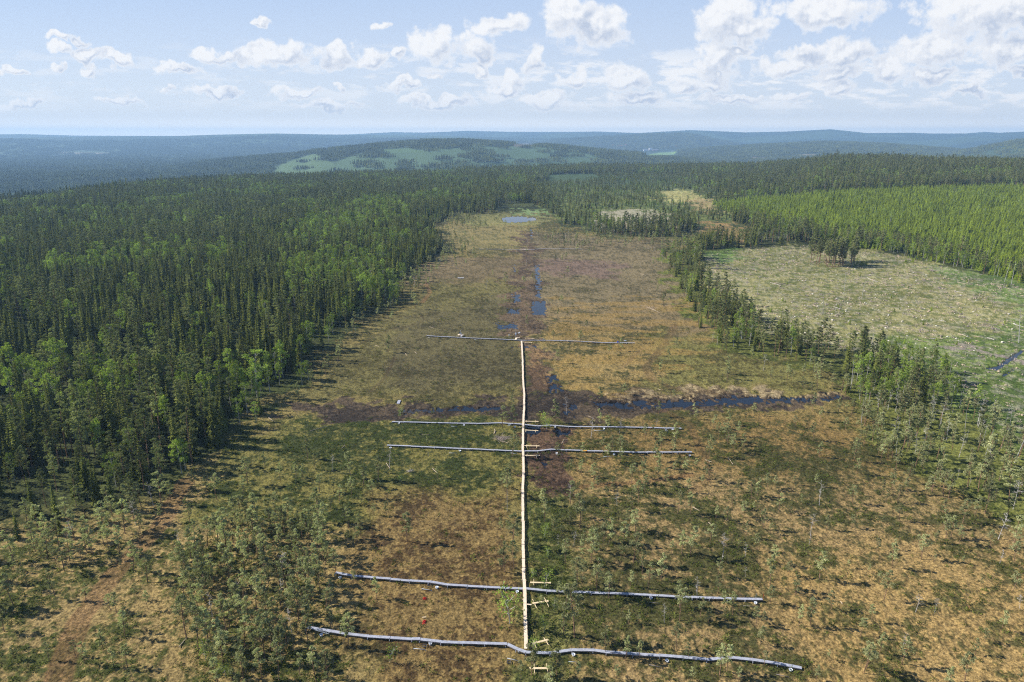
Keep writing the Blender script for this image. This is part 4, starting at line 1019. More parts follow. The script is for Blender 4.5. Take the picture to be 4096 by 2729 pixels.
walk(W2, .50, .42, M['greywood'], "weathered grey boardwalk crossing under the pale path, second from the nearest", group=GW)
walk(W3, .50, .40, M['greywood'], "grey boardwalk below the mud patch, third from the nearest", group=GW)
walk(W4, .50, .40, M['greywood'], "grey boardwalk just this side of the flooded ditch", group=GW)
walk(W5, .50, .40, M['greywood'], "grey boardwalk with the instrument mast at its middle", group=GW)
walk(W6, .60, .40, M['greywood'], "farthest grey boardwalk, thin line between ditch and pond", group=GW, parts=False)
CW = [(2086,1364),(2088,1400),(2090,1438),(2092,1509),(2097,1581),(2096,1640),(2093,1697),(2091,1750),(2092,1804),(2094,1880),(2090,1960),(2092,2049),(2093,2197),(2096,2316),(2098,2356),(2100,2435),(2103,2596)]
walk(CW, .50, .52, M['freshwood'], "long straight path of fresh pale planks leading away from the viewer", name="plank_path")
# small landing on the farthest boardwalk
p_ = G(2096, 997, .5); o = empty("landing", (p_.x, p_.y, 0)); tag(o, "pale wooden landing in the middle of the farthest boardwalk", "landing")
mb = MB()
for i in range(14): mb.box((-2.6+i*.4, 0, .50), (.37, 1.6, .04))
obj("deck", mb.mesh("deck", [M['freshwood']]), o); mb = MB()
for s_ in (-1, 1): mb.box((0, s_*.6, .40), (5.3, .08, .12))
obj("bearer", mb.mesh("bearer", [M['darkwood']]), o)

# ------------------------------------------------------------------ new timber side stages
def stage(ax, ay, bx, by, label, zd=.34, arms=((.22, 1.3), (.80, 1.3)), two=True):
    a = G(ax, ay, zd); b = G(bx, by, zd); d = b-a; L = d.length; rz = atan2(d.y, d.x); c = (a+b)/2
    o = empty("side_stage", (c.x, c.y, 0), rz); tag(o, label, "plank stage", "new timber plank stages along the pale path")
    for k in ((-1, 1) if two else (0,)):
        mb = MB(); mb.box((RNG.normal()*.03, k*.085, zd+.055), (L, .15, .045)); obj("plank", mb.mesh("plank", [M['yellowwood']]), o)
    for t, ln in arms:
        mb = MB(); mb.box((-L/2+L*t, RNG.normal()*.15, zd), (.075, ln, .06), RNG.normal()*.04); 
        obj("crossbar", mb.mesh("crossbar", [M['yellowwood']]), o)
        mb = MB(); mb.box((-L/2+L*t, 0, zd/2-.1), (.07, .07, zd+.2)); obj("post", mb.mesh("post", [M['yellowwood']]), o)
stage(2120,2331,2204,2333, "pale timber stage beyond the second boardwalk, beside the birch saplings", arms=((.18,1.6),(.78,1.6)))
stage(2130,2415,2194,2405, "tilted timber stage this side of the second boardwalk", arms=((.12,2.2),(.86,2.2)))
stage(2125,2577,2192,2560, "tilted timber stage half hidden by birch, beyond the nearest boardwalk", arms=((.18,1.6),(.86,1.6)))
stage(2119,2675,2201,2674, "straight timber stage nearest the viewer", arms=((.22,2.2),(.86,2.2)))
stage(2099,1686,2154,1687, "yellow timber stage beyond the fourth boardwalk", arms=((.14,1.4),(.80,1.4)))
stage(2096,1721,2153,1724, "yellow timber stage over the dark pool by the fourth boardwalk", arms=((.14,1.8),(.82,1.8)))
stage(2097,1784,2158,1785, "timber stage beyond the third boardwalk", arms=((.16,1.6),(.80,1.6)))
stage(2098,1823,2159,1823, "timber stage this side of the third boardwalk", arms=((.16,1.6),(.78,1.6)))
stage(2098,1353,2138,1355, "small pale timber stage beyond the fifth boardwalk", arms=((.12,1.3),(.78,1.3)))
stage(2092,1369,2128,1371, "small pale timber stage this side of the fifth boardwalk", arms=((.28,1.3),(.95,1.3)))
def plank_at(px, py, L, ang, label, m='freshwood', z=.12, w=.15, tilt=0, name="loose_plank", cat="plank", group=None, h=.05):
    c = G(px, py, z); mb = MB(); mb.box((0, 0, 0), (L, w, h), 0, tilt); o = obj(name, mb.mesh(name, [M[m]])); o.location = (c.x, c.y, z); o.rotation_euler = (0, 0, ang); tag(o, label, cat, group); return o
plank_at(2113,2418,1.0,-.15, "short pale gangplank from the path to the tilted stage", z=.45, w=.22)
plank_at(1697,2469,.62,.12, "short yellow plank beside the red tarpaulin", m='yellowwood', z=.2)
plank_at(2080,1709,.7,-.9, "short loose plank lying beside the fourth boardwalk junction", z=.3)
plank_at(2340,1803,.9,0, "orange plank lying on the third boardwalk", m='orange', z=.46, w=.4, h=.03)
plank_at(2834,1844,1.5,-.8, "pale loose board on the reddish bog beyond the third boardwalk's end", z=.2)
plank_at(2065,1743,1.3,1.45, "pale loose plank lying in green moss west of the path", z=.2)
plank_at(1978,1728,2.2,1.45, "weathered loose plank by the uprooted brushwood", m='log', z=.2)
plank_at(1843,1112,3.2,.05, "white boards lying on the brown bog far beyond the ditch", m='white', z=.25, w=.9)
c = G(1595,1608,.2); mb = MB()
for i in range(3): mb.box(((i-1)*.27, 0, 0), (.25, 2.6, .05))
o = obj("white_board", mb.mesh("white_board", [M['greywood']])); o.location = (c.x, c.y, .2); o.rotation_euler = (0, 0, .02); tag(o, "pale grey duckboard lying alone beside the flooded ditch", "board")

# ladders
def ladder(px, py, L, ang, label, z=.5, tiltx=0.0, w=.36, m='metal'):
    c = G(px, py, z); o = empty("ladder", (c.x, c.y, z)); o.rotation_euler = (0, tiltx, ang); tag(o, label, "ladder", "grey ladders on the boardwalks")
    for s_ in (-1, 1):
        mb = MB(); mb.box((0, s_*w/2, 0), (L, .05, .05)); obj("rail", mb.mesh("rail", [M[m]]), o)
    n = int(L/.30)
    for i in range(n):
        mb = MB(); mb.box((-L/2+(i+.5)*L/n, 0, 0), (.035, w-.05, .035)); obj("rung", mb.mesh("rung", [M[m]]), o)
ladder(1289,2525,2.6,-.42, "grey ladder lying across the nearest boardwalk's west end", z=.52, tiltx=-.06)
ladder(2037,1700,1.5,1.25, "grey ladder leaning off the fourth boardwalk west of the path", z=.42)
ladder(2664,1719,2.0,1.5, "grey ladder leaning off the fourth boardwalk near its east end", z=.42)

# ------------------------------------------------------------------ white collars, pipes, frames on the bog
def collar_proto():
    mb = MB(); n = 20; prof = [(.17,0),(.19,.22),(.235,.235),(.235,.25),(.17,.235),(.15,.03)]
    for r_, z_ in prof:
        for k in range(n):
            a = 2*pi*k/n; sp = 1+.22*max(0, cos(a+pi/2))**6; mb.v.append((r_*cos(a), r_*sin(a)*sp, z_))
    for i in range(len(prof)-1):
        for k in range(n): mb.f.append((i*n+k, i*n+(k+1) % n, (i+1)*n+(k+1) % n, (i+1)*n+k))
    ring = mb.mesh("collar_wall", [M['white']], True)
    mb = MB(); mb.v = [(.15*cos(2*pi*k/n), .15*sin(2*pi*k/n), .03) for k in range(n)]; mb.f = [tuple(range(n))]
    return ring, mb.mesh("collar_bottom", [M['greyplastic']])
RING, CBOT = collar_proto()
def collar(px, py, label, s_=1.1):
    c = G(px, py, .1); o = empty("measuring_collar", (c.x, c.y, .02), RNG.normal()*.3); tag(o, label, "bucket", "white round collars beside the boardwalks"); o.scale = (s_, s_, s_)
    for nm_, me_ in (("wall", RING), ("bottom", CBOT)):
        q = bpy.data.objects.new(nm_, me_); COL.objects.link(q); q.parent = o
for px, py, lb in [(1285,2542,"under the nearest boardwalk's west end"),(1722,2576,"by the pipe below the nearest boardwalk's western half"),(2076,2605,"beside the junction of the nearest boardwalk"),(2294,2621,"just east of the nearest straight stage"),(2668,2645,"below the middle of the nearest boardwalk's east half"),(3163,2682,"under the nearest boardwalk's east end"),
  (1361,2313,"under the second boardwalk's west end"),(1748,2352,"by the kink of the second boardwalk's western half"),(2069,2369,"beside the birch at the second junction"),(2604,2394,"below the second boardwalk's east half"),(3022,2414,"under the second boardwalk's east end"),
  (1562,1793,"under the third boardwalk's west end"),(1840,1805,"below the middle of the third boardwalk's west half"),(2227,1815,"below the kink of the third boardwalk"),(2456,1819,"below the third boardwalk's east half"),(2759,1824,"under the third boardwalk's east end"),
  (1596,1695,"under the fourth boardwalk's west end"),(1856,1703,"below the fourth boardwalk's west half"),(2059,1709,"beside the fourth junction"),(2220,1711,"east of the dark pool at the fourth boardwalk"),(2416,1716,"below the fourth boardwalk's east half"),(2690,1720,"under the fourth boardwalk's east end")]:
    collar(px, py, "white round plastic collar "+lb)
def pipe(a, b, label, z=.28, m='greyplastic'):
    A_, B_ = G(a[0], a[1], z), G(b[0], b[1], z); c = (A_+B_)/2; mb = MB()
    mb.tube([A_-c, B_-c], [.045, .045], 8, True); o = empty("level_pipe", (c.x, c.y, z)); tag(o, label, "pipe", "thin grey pipes lying beside the boardwalks")
    obj("tube", mb.mesh("tube", [M[m]], True), o)
    for e_ in (A_, B_):
        mb = MB(); mb.box((e_.x-c.x, e_.y-c.y, -.16), (.06, .06, .34)); obj("stake", mb.mesh("stake", [M[m]]), o)
for a, b, lb in [((1687,2355),(1727,2362),"second boardwalk's western kink"),((1655,2594),(1702,2599),"nearest boardwalk's western half"),((2029,2633),(2075,2644),"nearest junction's near side"),((2275,2647),(2307,2649),"nearest boardwalk just east of the stage"),((2597,2410),(2641,2413),"second boardwalk's eastern half"),((2597,2659),(2650,2670),"nearest boardwalk's middle east"),
   ((2974,2423),(3018,2426),"second boardwalk's east end"),((3105,2697),(3155,2708),"nearest boardwalk's east end"),((1805,1705),(1828,1707),"fourth boardwalk's west half"),((1796,1812),(1826,1813),"third boardwalk's west half"),((2225,1817),(2250,1817),"third boardwalk's kink"),((2414,1827),(2447,1827),"third boardwalk's east half"),((2376,1723),(2418,1723),"fourth boardwalk's east half"),((1712,1351),(1726,1352),"fifth boardwalk's west end"),((1897,1359),(1914,1361),"fifth boardwalk's west half"),((2043,1812),(2070,1816),"third junction, west of the path")]:
    pipe(a, b, "thin grey pipe on stakes beside the "+lb, m='darkwood' if a[0] in (2974, 3105, 2597) else 'greyplastic')
def frame(px, py, label, s_=.5):
    c = G(px, py, .12); mb = MB()
    for k in (-1, 1): mb.box((k*s_/2, 0, 0), (.05, s_+.05, .10)); mb.box((0, k*s_/2, 0), (s_-.05, .05, .10))
    o = obj("square_frame", mb.mesh("square_frame", [M['frame']])); o.location = (c.x, c.y, .16); tag(o, label, "frame", "small dark square frames on the bog")
frame(1699,2584, "small dark square frame below the nearest boardwalk's western half"); frame(1716,2339, "small dark square frame under the second boardwalk's kink"); frame(2036,2649, "small dark square frame near the nearest junction")
def marker(px, py, h, label, m='red', r_=.025, name="marker_stake"):
    c = G(px, py, 0); mb = MB(); mb.tube([(0,0,-.2),(RNG.normal()*.04,0,h)], [r_, r_*.8], 5, True); o = obj(name, mb.mesh(name, [M[m]])); o.location = (c.x, c.y, 0); tag(o, label, "stake", "thin stakes beside the boardwalks")
marker(3051,2403,1.3,"reddish stake at the second boardwalk's east end"); marker(1343,2294,.9,"reddish stake at the second boardwalk's west end"); marker(3873,2443,.9,"pink stake alone in the orange bog"); marker(2350,2372,1.2,"brown stake behind the second boardwalk east of the junction", m='bark'); marker(2671,2388,1.2,"brown stake behind the second boardwalk's eastern half", m='bark')
marker(3022,2392,.8,"pale stake behind the second boardwalk near its east end", m='greyplastic'); marker(1565,1724,1.2,"grey stake below the fourth boardwalk's west end", m='greyplastic'); marker(1713,1824,1.0,"grey stake below the third boardwalk's west half", m='greyplastic'); marker(2014,2342,.7,"grey stake beside the second boardwalk west of the junction", m='greyplastic'); marker(1410,2325,1.3,"brown stake below the second boardwalk's west end", m='bark')
# red tarpaulin heaps
def heap(px, py, w, l, label, m, name):
    c = G(px, py, .1); mb = MB(); n = 12; r_ = np.random.default_rng(int(px))
    for i in range(n+1):
        for j in range(n+1):
            u, v = i/n*2-1, j/n*2-1; e = max(0, 1-max(u*u, v*v)); mb.v.append((u*w/2*(1+.15*r_.normal()*(e > 0)), v*l/2*(1+.05*r_.normal()), .02+.22*e**.5*r_.random()))
    for i in range(n):
        for j in range(n): mb.f.append((i*(n+1)+j, (i+1)*(n+1)+j, (i+1)*(n+1)+j+1, i*(n+1)+j+1))
    o = obj(name, mb.mesh(name, [M[m]])); o.location = (c.x, c.y, .05); tag(o, label, "tarpaulin"); return o
heap(1697,2489,.5,1.0,"crumpled red tarpaulin lying between the two nearest boardwalks",'red',"red_tarpaulin")
heap(1699,2394,.6,.5,"small faded red tarpaulin just below the second boardwalk's kink",'red',"red_tarpaulin")
heap(1232,2499,.9,.4,"green tarpaulin scrap at the nearest boardwalk's west end",'teal',"green_tarpaulin")

# ------------------------------------------------------------------ instrument stations
c = G(2063,1352,0); o = empty("instrument_mast", (c.x, c.y, 0)); tag(o, "white instrument mast with crossarm and domes beyond the fifth boardwalk", "mast")
mb = MB(); mb.tube([(0,0,-.2),(0,0,4.6)], [.055,.035], 8, True); obj("pole", mb.mesh("pole", [M['metal']]), o)
mb = MB(); mb.tube([(-1.25,0,4.1),(.1,0,4.1)], [.03,.03], 6, True); mb.tube([(-1.25,0,4.1),(-1.25,0,4.3)], [.06,.06], 6, True); obj("crossarm", mb.mesh("crossarm", [M['metal']]), o)
mb = MB(); mb.tube([(-.1,0,1.9),(1.5,0,1.9)], [.03,.03], 6, True); obj("crossarm", mb.mesh("crossarm", [M['metal']]), o)
mb = MB(); mb.box((0,-.12,1.55), (.55,.35,.6)); obj("instrument_case", mb.mesh("instrument_case", [M['white']]), o)
for q_ in ((1.1,0,1.9),(1.5,0,2.1),(-2.4,.2,1.1)):
    mb = MB(); mb.tube([(q_[0],q_[1],q_[2]-.28),(q_[0],q_[1],q_[2]-.1),(q_[0],q_[1],q_[2]+.2)], [.09,.17,.06], 8, True); obj("sensor", mb.mesh("sensor", [M['white']]), o)
mb = MB(); mb.tube([(-2.4,.2,-.1),(-2.4,.2,.9)], [.03,.03], 5); obj("sensor_post", mb.mesh("sensor_post", [M['metal']]), o)
for a in (0.6, 2.7, 4.7):
    mb = MB(); mb.tube([(0,0,2.8),(2.0*cos(a),2.0*sin(a),0)], [.012,.012], 3); obj("guy_wire", mb.mesh("guy_wire", [M['metal']]), o)
c = G(2062,1354,.45); o = empty("mast_platform", (c.x, c.y, 0)); tag(o, "small pale platform and gangway at the foot of the instrument mast", "platform")
for i, (bx, by, sx, sy, rz) in enumerate(((.15,-.4,.62,2.6,-.15),(.9,.7,1.3,.5,-.1),(.5,.3,.5,.5,.3))):
    mb = MB(); mb.box((bx, by, .46+.012*i), (sx, sy, .04), rz); obj("plank", mb.mesh("plank", [M['freshwood']]), o)
for bx, by in ((-.1,-1.4),(.4,.6),(1.3,.7)):
    mb = MB(); mb.box((bx, by, .17), (.08,.08,.5)); obj("post", mb.mesh("post", [M['yellowwood']]), o)
c = G(1842,1340,.45); o = empty("side_platform", (c.x, c.y, 0)); tag(o, "pale square platform with gangplank off the fifth boardwalk's west half", "platform")
mb = MB(); [mb.box((-.85+i*.3, .1, .46), (.28, 1.3, .04)) for i in range(7)]; obj("deck", mb.mesh("deck", [M['freshwood']]), o)
mb = MB(); mb.box((.45,-1.4,.48), (.5, 1.7, .04), -.12); obj("gangplank", mb.mesh("gangplank", [M['greywood']]), o)
for bx, by in ((-.8,-.4),(.9,-.4),(-.8,.6),(.9,.6)): mb = MB(); mb.box((bx, by, .16), (.08,.08,.52)); obj("post", mb.mesh("post", [M['yellowwood']]), o)
c = G(1842,1338,.5); o = empty("instrument_box", (c.x, c.y, .48)); tag(o, "grey instrument box with a tilted solar panel on the small square platform", "instrument box")
mb = MB(); mb.box((0,0,.28), (.75,.5,.55)); obj("case", mb.mesh("case", [M['greyplastic']]), o)
mb = MB(); mb.box((-.25,.05,.80), (.62,.04,.45), .25, 0); obj("solar_panel", mb.mesh("solar_panel", [M['frame']]), o)
mb = MB(); mb.tube([(0,0,.55),(0,0,1.35)], [.03,.03], 6, True); mb.box((0,0,1.35), (.22,.16,.16)); obj("sensor", mb.mesh("sensor", [M['white']]), o)
def cable(pts, label, z=.16, r_=.022):
    P_ = []
    for i, (a, b) in enumerate(pts):
        w = G(a, b, z); P_.append(Vector((w.x, w.y, z+.08*(i % 2))))
    c = P_[0].copy(); mb = MB(); mb.tube([q_-c for q_ in P_], [r_]*len(P_), 5, True); o = obj("yellow_cable", mb.mesh("yellow_cable", [M['yellow']])); o.location = c; tag(o, label, "cable", "yellow cables around the instrument mast")
def zz(l): return [(1780+a/4.708, 1280+b/4.708) for a, b in l]
cable(zz([(1325,300),(1300,330),(1290,355),(1305,370)]), "short yellow cable looped at the foot of the mast", z=.5)
cable(zz([(1290,388),(1240,430),(1200,452),(1175,445)]), "yellow cable running to the near left of the mast")
cable(zz([(1305,300),(1230,300),(1190,290),(1180,275)]), "yellow cable running left to the small sensor post")
cable(zz([(1390,318),(1470,325),(1560,322),(1680,315),(1800,295),(1850,292),(1950,290),(1990,285)]), "long yellow cable running right beyond the boardwalk")
cable(zz([(1510,405),(1600,412),(1700,405),(1780,408),(1810,430),(1860,458),(1920,455),(1915,470)]), "yellow cable running right on the near side of the boardwalk")
cable(zz([(1865,450),(1870,480),(1925,486)]), "short yellow cable end beside the small grey post")
c = G(2175,1368,0); o = empty("sensor_post", (c.x, c.y, 0)); tag(o, "small grey sensor box on a post by the fifth boardwalk", "sensor post")
mb = MB(); mb.tube([(0,0,-.2),(0,0,.9)], [.04,.04], 6, True); obj("post", mb.mesh("post", [M['metal']]), o); mb = MB(); mb.box((0,0,.95), (.3,.24,.45)); obj("case", mb.mesh("case", [M['greyplastic']]), o)
c = G(2471,1370,.45); o = empty("blue_box", (c.x, c.y, .43)); tag(o, "small bright blue box standing on the fifth boardwalk", "box")
mb = MB(); mb.box((0,0,.2), (.4,.32,.4)); obj("body", mb.mesh("body", [M['blue']]), o); mb = MB(); mb.box((0,0,.425), (.44,.36,.05)); obj("lid", mb.mesh("lid", [M['blue']]), o)
c = G(2501,1364,.15); mb = MB(); mb.box((0,0,.12), (.9,.25,.22)); mb.box((.1,0,.26), (.3,.2,.08)); o = obj("white_case", mb.mesh("white_case", [M['white']])); o.location = (c.x, c.y, .1); tag(o, "small white case lying beyond the fifth boardwalk's east end", "case")

# ------------------------------------------------------------------ fallen logs, brush, stones
def log_at(ax, ay, bx, by, label, r_=.09, m='log', branches=0, z=.12, group="fallen logs and stems", scl=1.0):
    A_, B_ = G(ax, ay, z), G(bx, by, z); c = (A_+B_)/2; d = B_-A_; mb = MB(); s_ = np.random.default_rng(int(ax*7+ay))
    off = Vector((-d.y, d.x, 0))*(.03*s_.normal())
    mb.tube([A_-c, off+Vector((0, 0, .03)), B_-c], [r_, r_*.8, r_*.5], 6, True)
    for i in range(branches):
        b = A_-c+d*(.4+.6*s_.random()); a = s_.random()*6.28; L = .5+.9*s_.random()
        mb.tube([b, b+Vector((cos(a)*L, sin(a)*L, .1+.4*s_.random()*L))], [.022, .008], 3)
    zg = max(float(hit_ground(np.array([c.x]), np.array([c.y]))[0]), -.05) if math.hypot(c.x, c.y) < 700 else tz(c.x, c.y)
    o = obj("fallen_log", mb.mesh("fallen_log", [M[m]])); o.location = (c.x, c.y, zg+r_*.8); tag(o, label, "log", group)
LG = [(z4([(972,865,1),(975,893,1)]),"pale stump-length log west of the path between third and fourth boardwalks"),(z4([(1005,948,1),(1065,962,1)]),"pale log at the foot of the uprooted brushwood"),(z4([(1070,916,1),(1125,908,1)]),"thin pale stem beside the path below the fourth boardwalk"),
 (z4([(245,1097,1),(268,1130,1)]),"pale split log on moss far west below the third boardwalk"),(z4([(385,1155,1),(420,1158,1)]),"silvery log with branches on moss below the third boardwalk"),(z4([(555,1130,1),(592,1165,1)]),"brown pale log leaning by a bog pine below the third boardwalk"),
 (z4([(480,903,1),(530,905,1)]),"thin pale log below the fourth boardwalk's west half"),(z4([(1425,965,1),(1440,935,1)]),"forked pale branch on the mud patch"),(z4([(2070,598,1),(2100,612,1)]),"pale log beside the ditch bank near the wheel track"),(z4([(1600,778,1),(1625,788,1)]),"short white log on moss just past the ditch"),
 (z4([(170,303,1),(195,313,1)]),"pale stick on the dark field west of the boardwalk"),(z4([(370,358,1),(385,375,1)]),"short pale stick on the dark field"),(z4([(435,348,1),(448,362,1)]),"second short pale stick on the dark field"),(z4([(535,178,1),(565,190,1)]),"pale stick above the fifth boardwalk's west end"),
 (z1([(1205,1157,1),(1262,1090,1)]),"long white dead stem lying left of the pine clump"),(z1([(1595,735,1),(1620,700,1)]),"white dead branch in the middle of the pine clump"),(z1([(1780,680,1),(1860,665,1)]),"silver fallen branch at the clump's upper side"),
 (z2([(25,735,1),(65,742,1)]),"pale stem lying under pines at the second boardwalk's west end"),(z3([(225,320,1),(240,332,1)]),"small white stick on the orange bog's left side"),(z3([(1118,850,1),(1130,868,1)]),"small white stick in the middle of the orange bog"),(z3([(120,215,1),(165,240,1)]),"thin grey stem near the orange bog's upper left"),
 ([(2912,1832,1),(2932,1858,1)],"pale stem standing askew in the upper orange bog"),([(2586,1228,1),(2620,1240,1)],"pale log among brush on the reddish bog right of the channel"),([(2602,1235,1),(2640,1252,1)],"second pale log among brush right of the channel"),([(2560,1222,1),(2600,1226,1)],"third pale log among brush right of the channel"),([(2650,1222,1),(2700,1228,1)],"lone pale log near the tree strip"),([(2560,1095,1),(2585,1103,1)],"pale log on the far bog's right side"),
 ([(1030,1630,1),(1075,1650,1)],"pale root log at the ditch's forest end"),([(1075,1672,1),(1100,1690,1)],"bent white log at the ditch's forest end"),([(1240,1725,1),(1330,1702,1)],"long thin pale stem south of the ditch's forest end"),([(1015,1718,1),(1040,1725,1)],"short white log on tan moss by the forest"),([(1365,1795,1),(1380,1780,1)],"small white stick by the third boardwalk's west side"),([(1060,1768,1),(1085,1760,1)],"pale stick on the moss left of the third boardwalk")]
for l_, lb in LG: log_at(l_[0][0], l_[0][1], l_[1][0], l_[1][1], lb, branches=2 if "branch" in lb or "root" in lb else 0, r_=.075)
def brush(px, py, rad, label, n=70, m='slash'):
    c = G(px, py, .1); mb = MB(); s_ = np.random.default_rng(int(px+py))
    for i in range(n):
        b = Vector((s_.normal()*rad*.4, s_.normal()*rad*.3, .05+.25*s_.random())); a = s_.normal()*.9; L = rad*(.4+.5*s_.random()); mb.tube([b, b+Vector((cos(a)*L, sin(a)*L, .25*s_.normal()))], [.02, .008], 3)
    o = obj("brush_heap", mb.mesh("brush_heap", [M[m]])); o.location = (c.x, c.y, .05); tag(o, label, "brushwood", "heaps of cut brushwood")
brush(2000,1755,2.2,"tangled grey brushwood heap west of the path between third and fourth boardwalks", 160)
brush(1638,1886,1.0,"small silvery brushwood heap below the third boardwalk's west half", 40, 'deadwood')
brush(3665,1090,3.0,"brown brushwood heap beside saplings at the clear-cut's far side"); brush(3935,1300,3.5,"dark brushwood heap on the clear-cut's right side"); brush(3330,1068,3.5,"brown root heap at the foot of the pine island", m='bark')
brush(2600,1232,4.0,"pale brushwood scattered on the bog right of the channel", 60, 'log')
s5 = np.random.default_rng(5)
PLM = [("tree strip",2950,1230),("pine island",3340,1070),("right edge of the view",4060,1250),("creek",3990,1460),("upper forest wall",3500,1010),("clear-cut's middle",3450,1230),("tree strip's tip",3420,1380),("upper left green corner",2900,1030)]
def clear_label(base, pts):
    """labels by nearest landmark of the clear-cut"""
    X = np.array([[q_[0], q_[1]] for q_ in pts]); Lm = np.array([[q_[1], q_[2]] for q_ in PLM]); d = np.hypot(X[:, None, 0]-Lm[None, :, 0], (X[:, None, 1]-Lm[None, :, 1])*2.2)
    nn = d.argmin(1); out_ = [None]*len(pts); SD = ["left of", "right of"]
    for l in range(len(PLM)):
        for sd in (0, 1):
            idx = [i for i in np.nonzero(nn == l)[0] if (X[i, 0] > Lm[l, 0]) == bool(sd)]; idx.sort(key=lambda i: d[i, l])
            for rk, i in enumerate(idx): out_[i] = f"{base}, {ORD[rk] if rk < 12 else 'farther'} {SD[sd]} the {PLM[l][0]}"
    return out_
cand = []
while len(cand) < 46:
    a, b = 2850+s5.random()*1240, 1000+s5.random()*420
    if sdist(CLEARCUT, np.array([a]), np.array([b]))[0] > 12: cand.append((a, b))
for (a, b), lb in zip(cand, clear_label("pale felled log on the clear-cut", cand)):
    ang = s5.normal()*.35+.35; L = 22+s5.random()*34; sx = L*(FPX/2731); log_at(a-L*.5, b-L*.12*math.sin(ang)*2, a+L*.5, b+L*.12*math.sin(ang)*2, lb, r_=.13, m='log' if s5.random() < .6 else 'deadwood', group="felled logs left on the clear-cut")
def stone_proto(seed):
    r_ = np.random.default_rng(seed); mb = MB(); nu, nv = 9, 6
    for j in range(nv):
        t = pi*(j+.5)/nv
        for i in range(nu):
            a = 2*pi*i/nu; q_ = 1+.16*r_.normal(); mb.v.append((cos(a)*sin(t)*q_*.5, sin(a)*sin(t)*q_*.42, cos(t)*.36*(1+.1*r_.normal())+.12))
    for j in range(nv-1):
        for i in range(nu): mb.f.append((j*nu+i, (j+1)*nu+i, (j+1)*nu+(i+1) % nu, j*nu+(i+1) % nu))
    mb.f.append(tuple(range(nu))); mb.f.append(tuple((nv-1)*nu+i for i in range(nu))[::-1])
    return mb.mesh("boulder", [M['stone']])
ST = [stone_proto(s_) for s_ in range(5)]
cand = []
while len(cand) < 210:
    a, b = 2850+s5.random()*1245, 1010+s5.random()*440
    dens_ = math.exp(-((a-3350)/420)**2-((b-1290)/150)**2)+.25
    if sdist(CLEARCUT, np.array([a]), np.array([b]))[0] > 10 and s5.random() < dens_: cand.append((a, b))
for (a, b), lb in zip(cand, clear_label("pale rounded boulder", cand)):
    c = G(a, b, .1); o = bpy.data.objects.new("boulder", ST[int(s5.integers(5))]); COL.objects.link(o); k = .3+.6*s5.random()**2
    o.location = (c.x, c.y, .05); o.scale = (k*1.3, k*1.1, k); o.rotation_euler = (0, 0, s5.random()*6.28); tag(o, lb, "boulder", "pale boulders on the clear-cut")
# stumps, chips and broken stems too many to count
cs_ = []
for s_ in range(4):
    r_ = np.random.default_rng(90+s_); mb = MB()
    for i in range(5):
        a = r_.random()*3.14; L = .25+.6*r_.random(); b = np.array([r_.normal()*.6, r_.normal()*.6, .06+.1*r_.random()]); mb.tube([b, b+np.array([cos(a)*L, sin(a)*L, .06*r_.normal()])], [.055, .045], 4, True)
    mb.tube([(0,0,-.1),(0,0,.28)], [.2,.16], 7, True)
    cs_.append(bpy.data.objects.new("felling_waste", mb.mesh("felling_waste", [M['log'] if s_ < 2 else M['slash']])))
x, y = grid_pts(2.3, 190, 520); z = terrain(x, y); px, py, _ = proj(x, y, z)
m = (sdist(CLEARCUT, px, py) > 3) & (RNG.random(len(x)) < .34*(.3+1.4*(fbm(x/10, y/10, 701, 3) > .5))) & (px < 4300); m |= (sdist(SMALLCUT, px, py) > 0) & (RNG.random(len(x)) < .4)
x, y = x[m], y[m]; z = hit_ground(x, y); k = .6+1.0*RNG.random(len(x))**2
scatter("logging_debris", cs_, np.stack([x, y, z, RNG.random(len(x))*6.28, k, RNG.integers(4, size=len(x)), k], 1), "pale stumps, chips and broken stems strewn over the clear-cut", "debris")

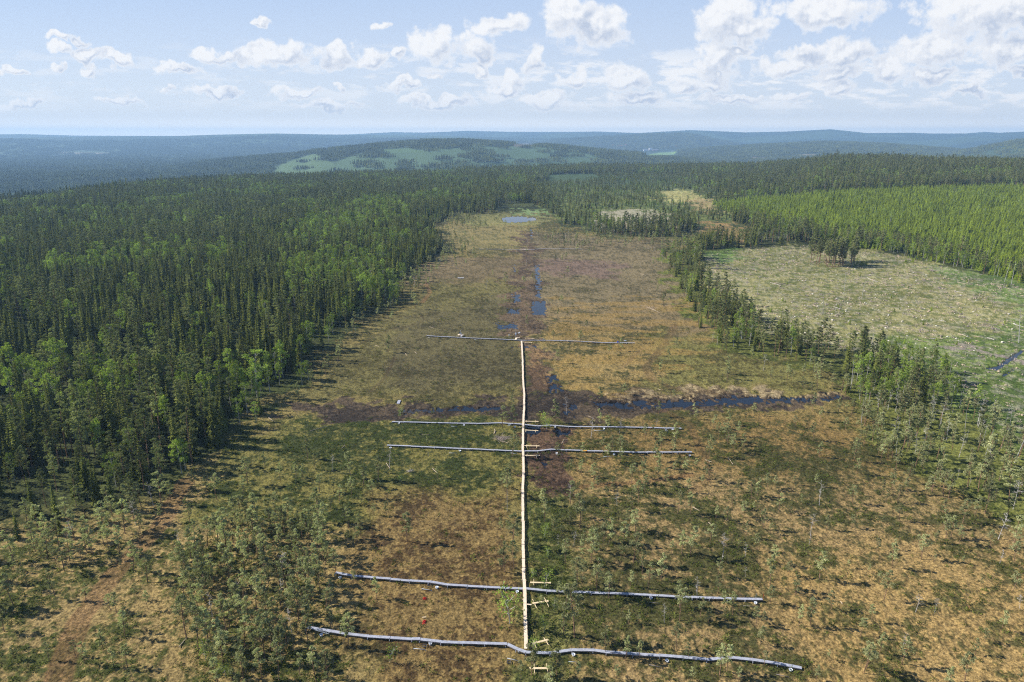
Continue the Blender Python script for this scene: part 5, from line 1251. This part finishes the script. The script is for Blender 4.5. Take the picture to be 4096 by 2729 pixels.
# ------------------------------------------------------------------ the far village
def house(px, py, w, d_, h, wall, roof, label, cat="house"):
    c = GT(px, py); o = empty("house", (c.x, c.y, c.z), s5.normal()*.2); tag(o, label, cat, "buildings of the far village")
    mb = MB(); mb.box((0, 0, h/2), (w, d_, h)); obj("wall", mb.mesh("wall", [M[wall]]), o)
    mb = MB(); r_ = min(d_*.35, 5); mb.v = [(-w/2-.5,-d_/2-.5,h),(w/2+.5,-d_/2-.5,h),(w/2+.5,d_/2+.5,h),(-w/2-.5,d_/2+.5,h),(-w/2-.5,0,h+r_),(w/2+.5,0,h+r_)]
    mb.f = [(0,1,5,4),(2,3,4,5),(0,4,3),(1,2,5),(3,2,1,0)]; obj("roof", mb.mesh("roof", [M[roof]]), o)
for args in [(2584,604,38,14,9,'housewall','roofgrey',"long low white building at the left end of the village"),(2602,602,24,18,15,'housewall','roofgrey',"tall bright white hall in the village"),(2622,603,40,14,6,'pinkwall','roofgrey',"low greyish building right of the white hall"),
  (2503,585,12,10,12,'pinkwall','roofred',"tall pinkish house farthest uphill"),(2489,587,14,10,7,'pinkwall','roofred',"pinkish house beside the tall pinkish one"),(2480,587,12,10,6,'housewall','roofred',"pale house in the middle of the left row"),(2472,588,12,10,6,'pinkwall','roofred',"small pinkish house in the left row"),(2451,584,14,10,6,'pinkwall','roofred',"pinkish house left of the row"),(2401,584,22,10,5,'pinkwall','roofred',"long low pinkish house farthest left"),
  (2539,581,12,9,6,'housewall','roofgrey',"white house alone above the village"),(2660,591,12,9,7,'housewall','roofgrey',"white house above the green field"),(2704,588,18,10,6,'pinkwall','roofred',"pinkish house right above the green field"),(2690,607,12,9,5,'housewall','roofgrey',"pale house at the field's right end"),(2828,590,14,10,6,'housewall','roofgrey',"pale house in the far right clearing"),(2848,590,12,10,6,'housewall','roofgrey',"second pale house in the far right clearing")]:
    house(*args)

# ------------------------------------------------------------------ summer haze
mb = MB(); lo, hi = -150.0, 178.0; mb.box((0, 0, (lo+hi)/2), (22200, 22200, hi-lo))
m_, t_, out_ = mat("summer_haze_air"); pv = t_.new('ShaderNodeVolumePrincipled')
pv.inputs['Color'].default_value = (.42, .68, 1.0, 1); pv.inputs['Density'].default_value = 1.32e-4; pv.inputs['Anisotropy'].default_value = .1
t_.l.new(pv.outputs[0], out_.inputs['Volume'])
o = obj("haze", mb.mesh("haze", [m_])); tag(o, "pale blue summer haze over the far hills", "haze", kind='stuff')
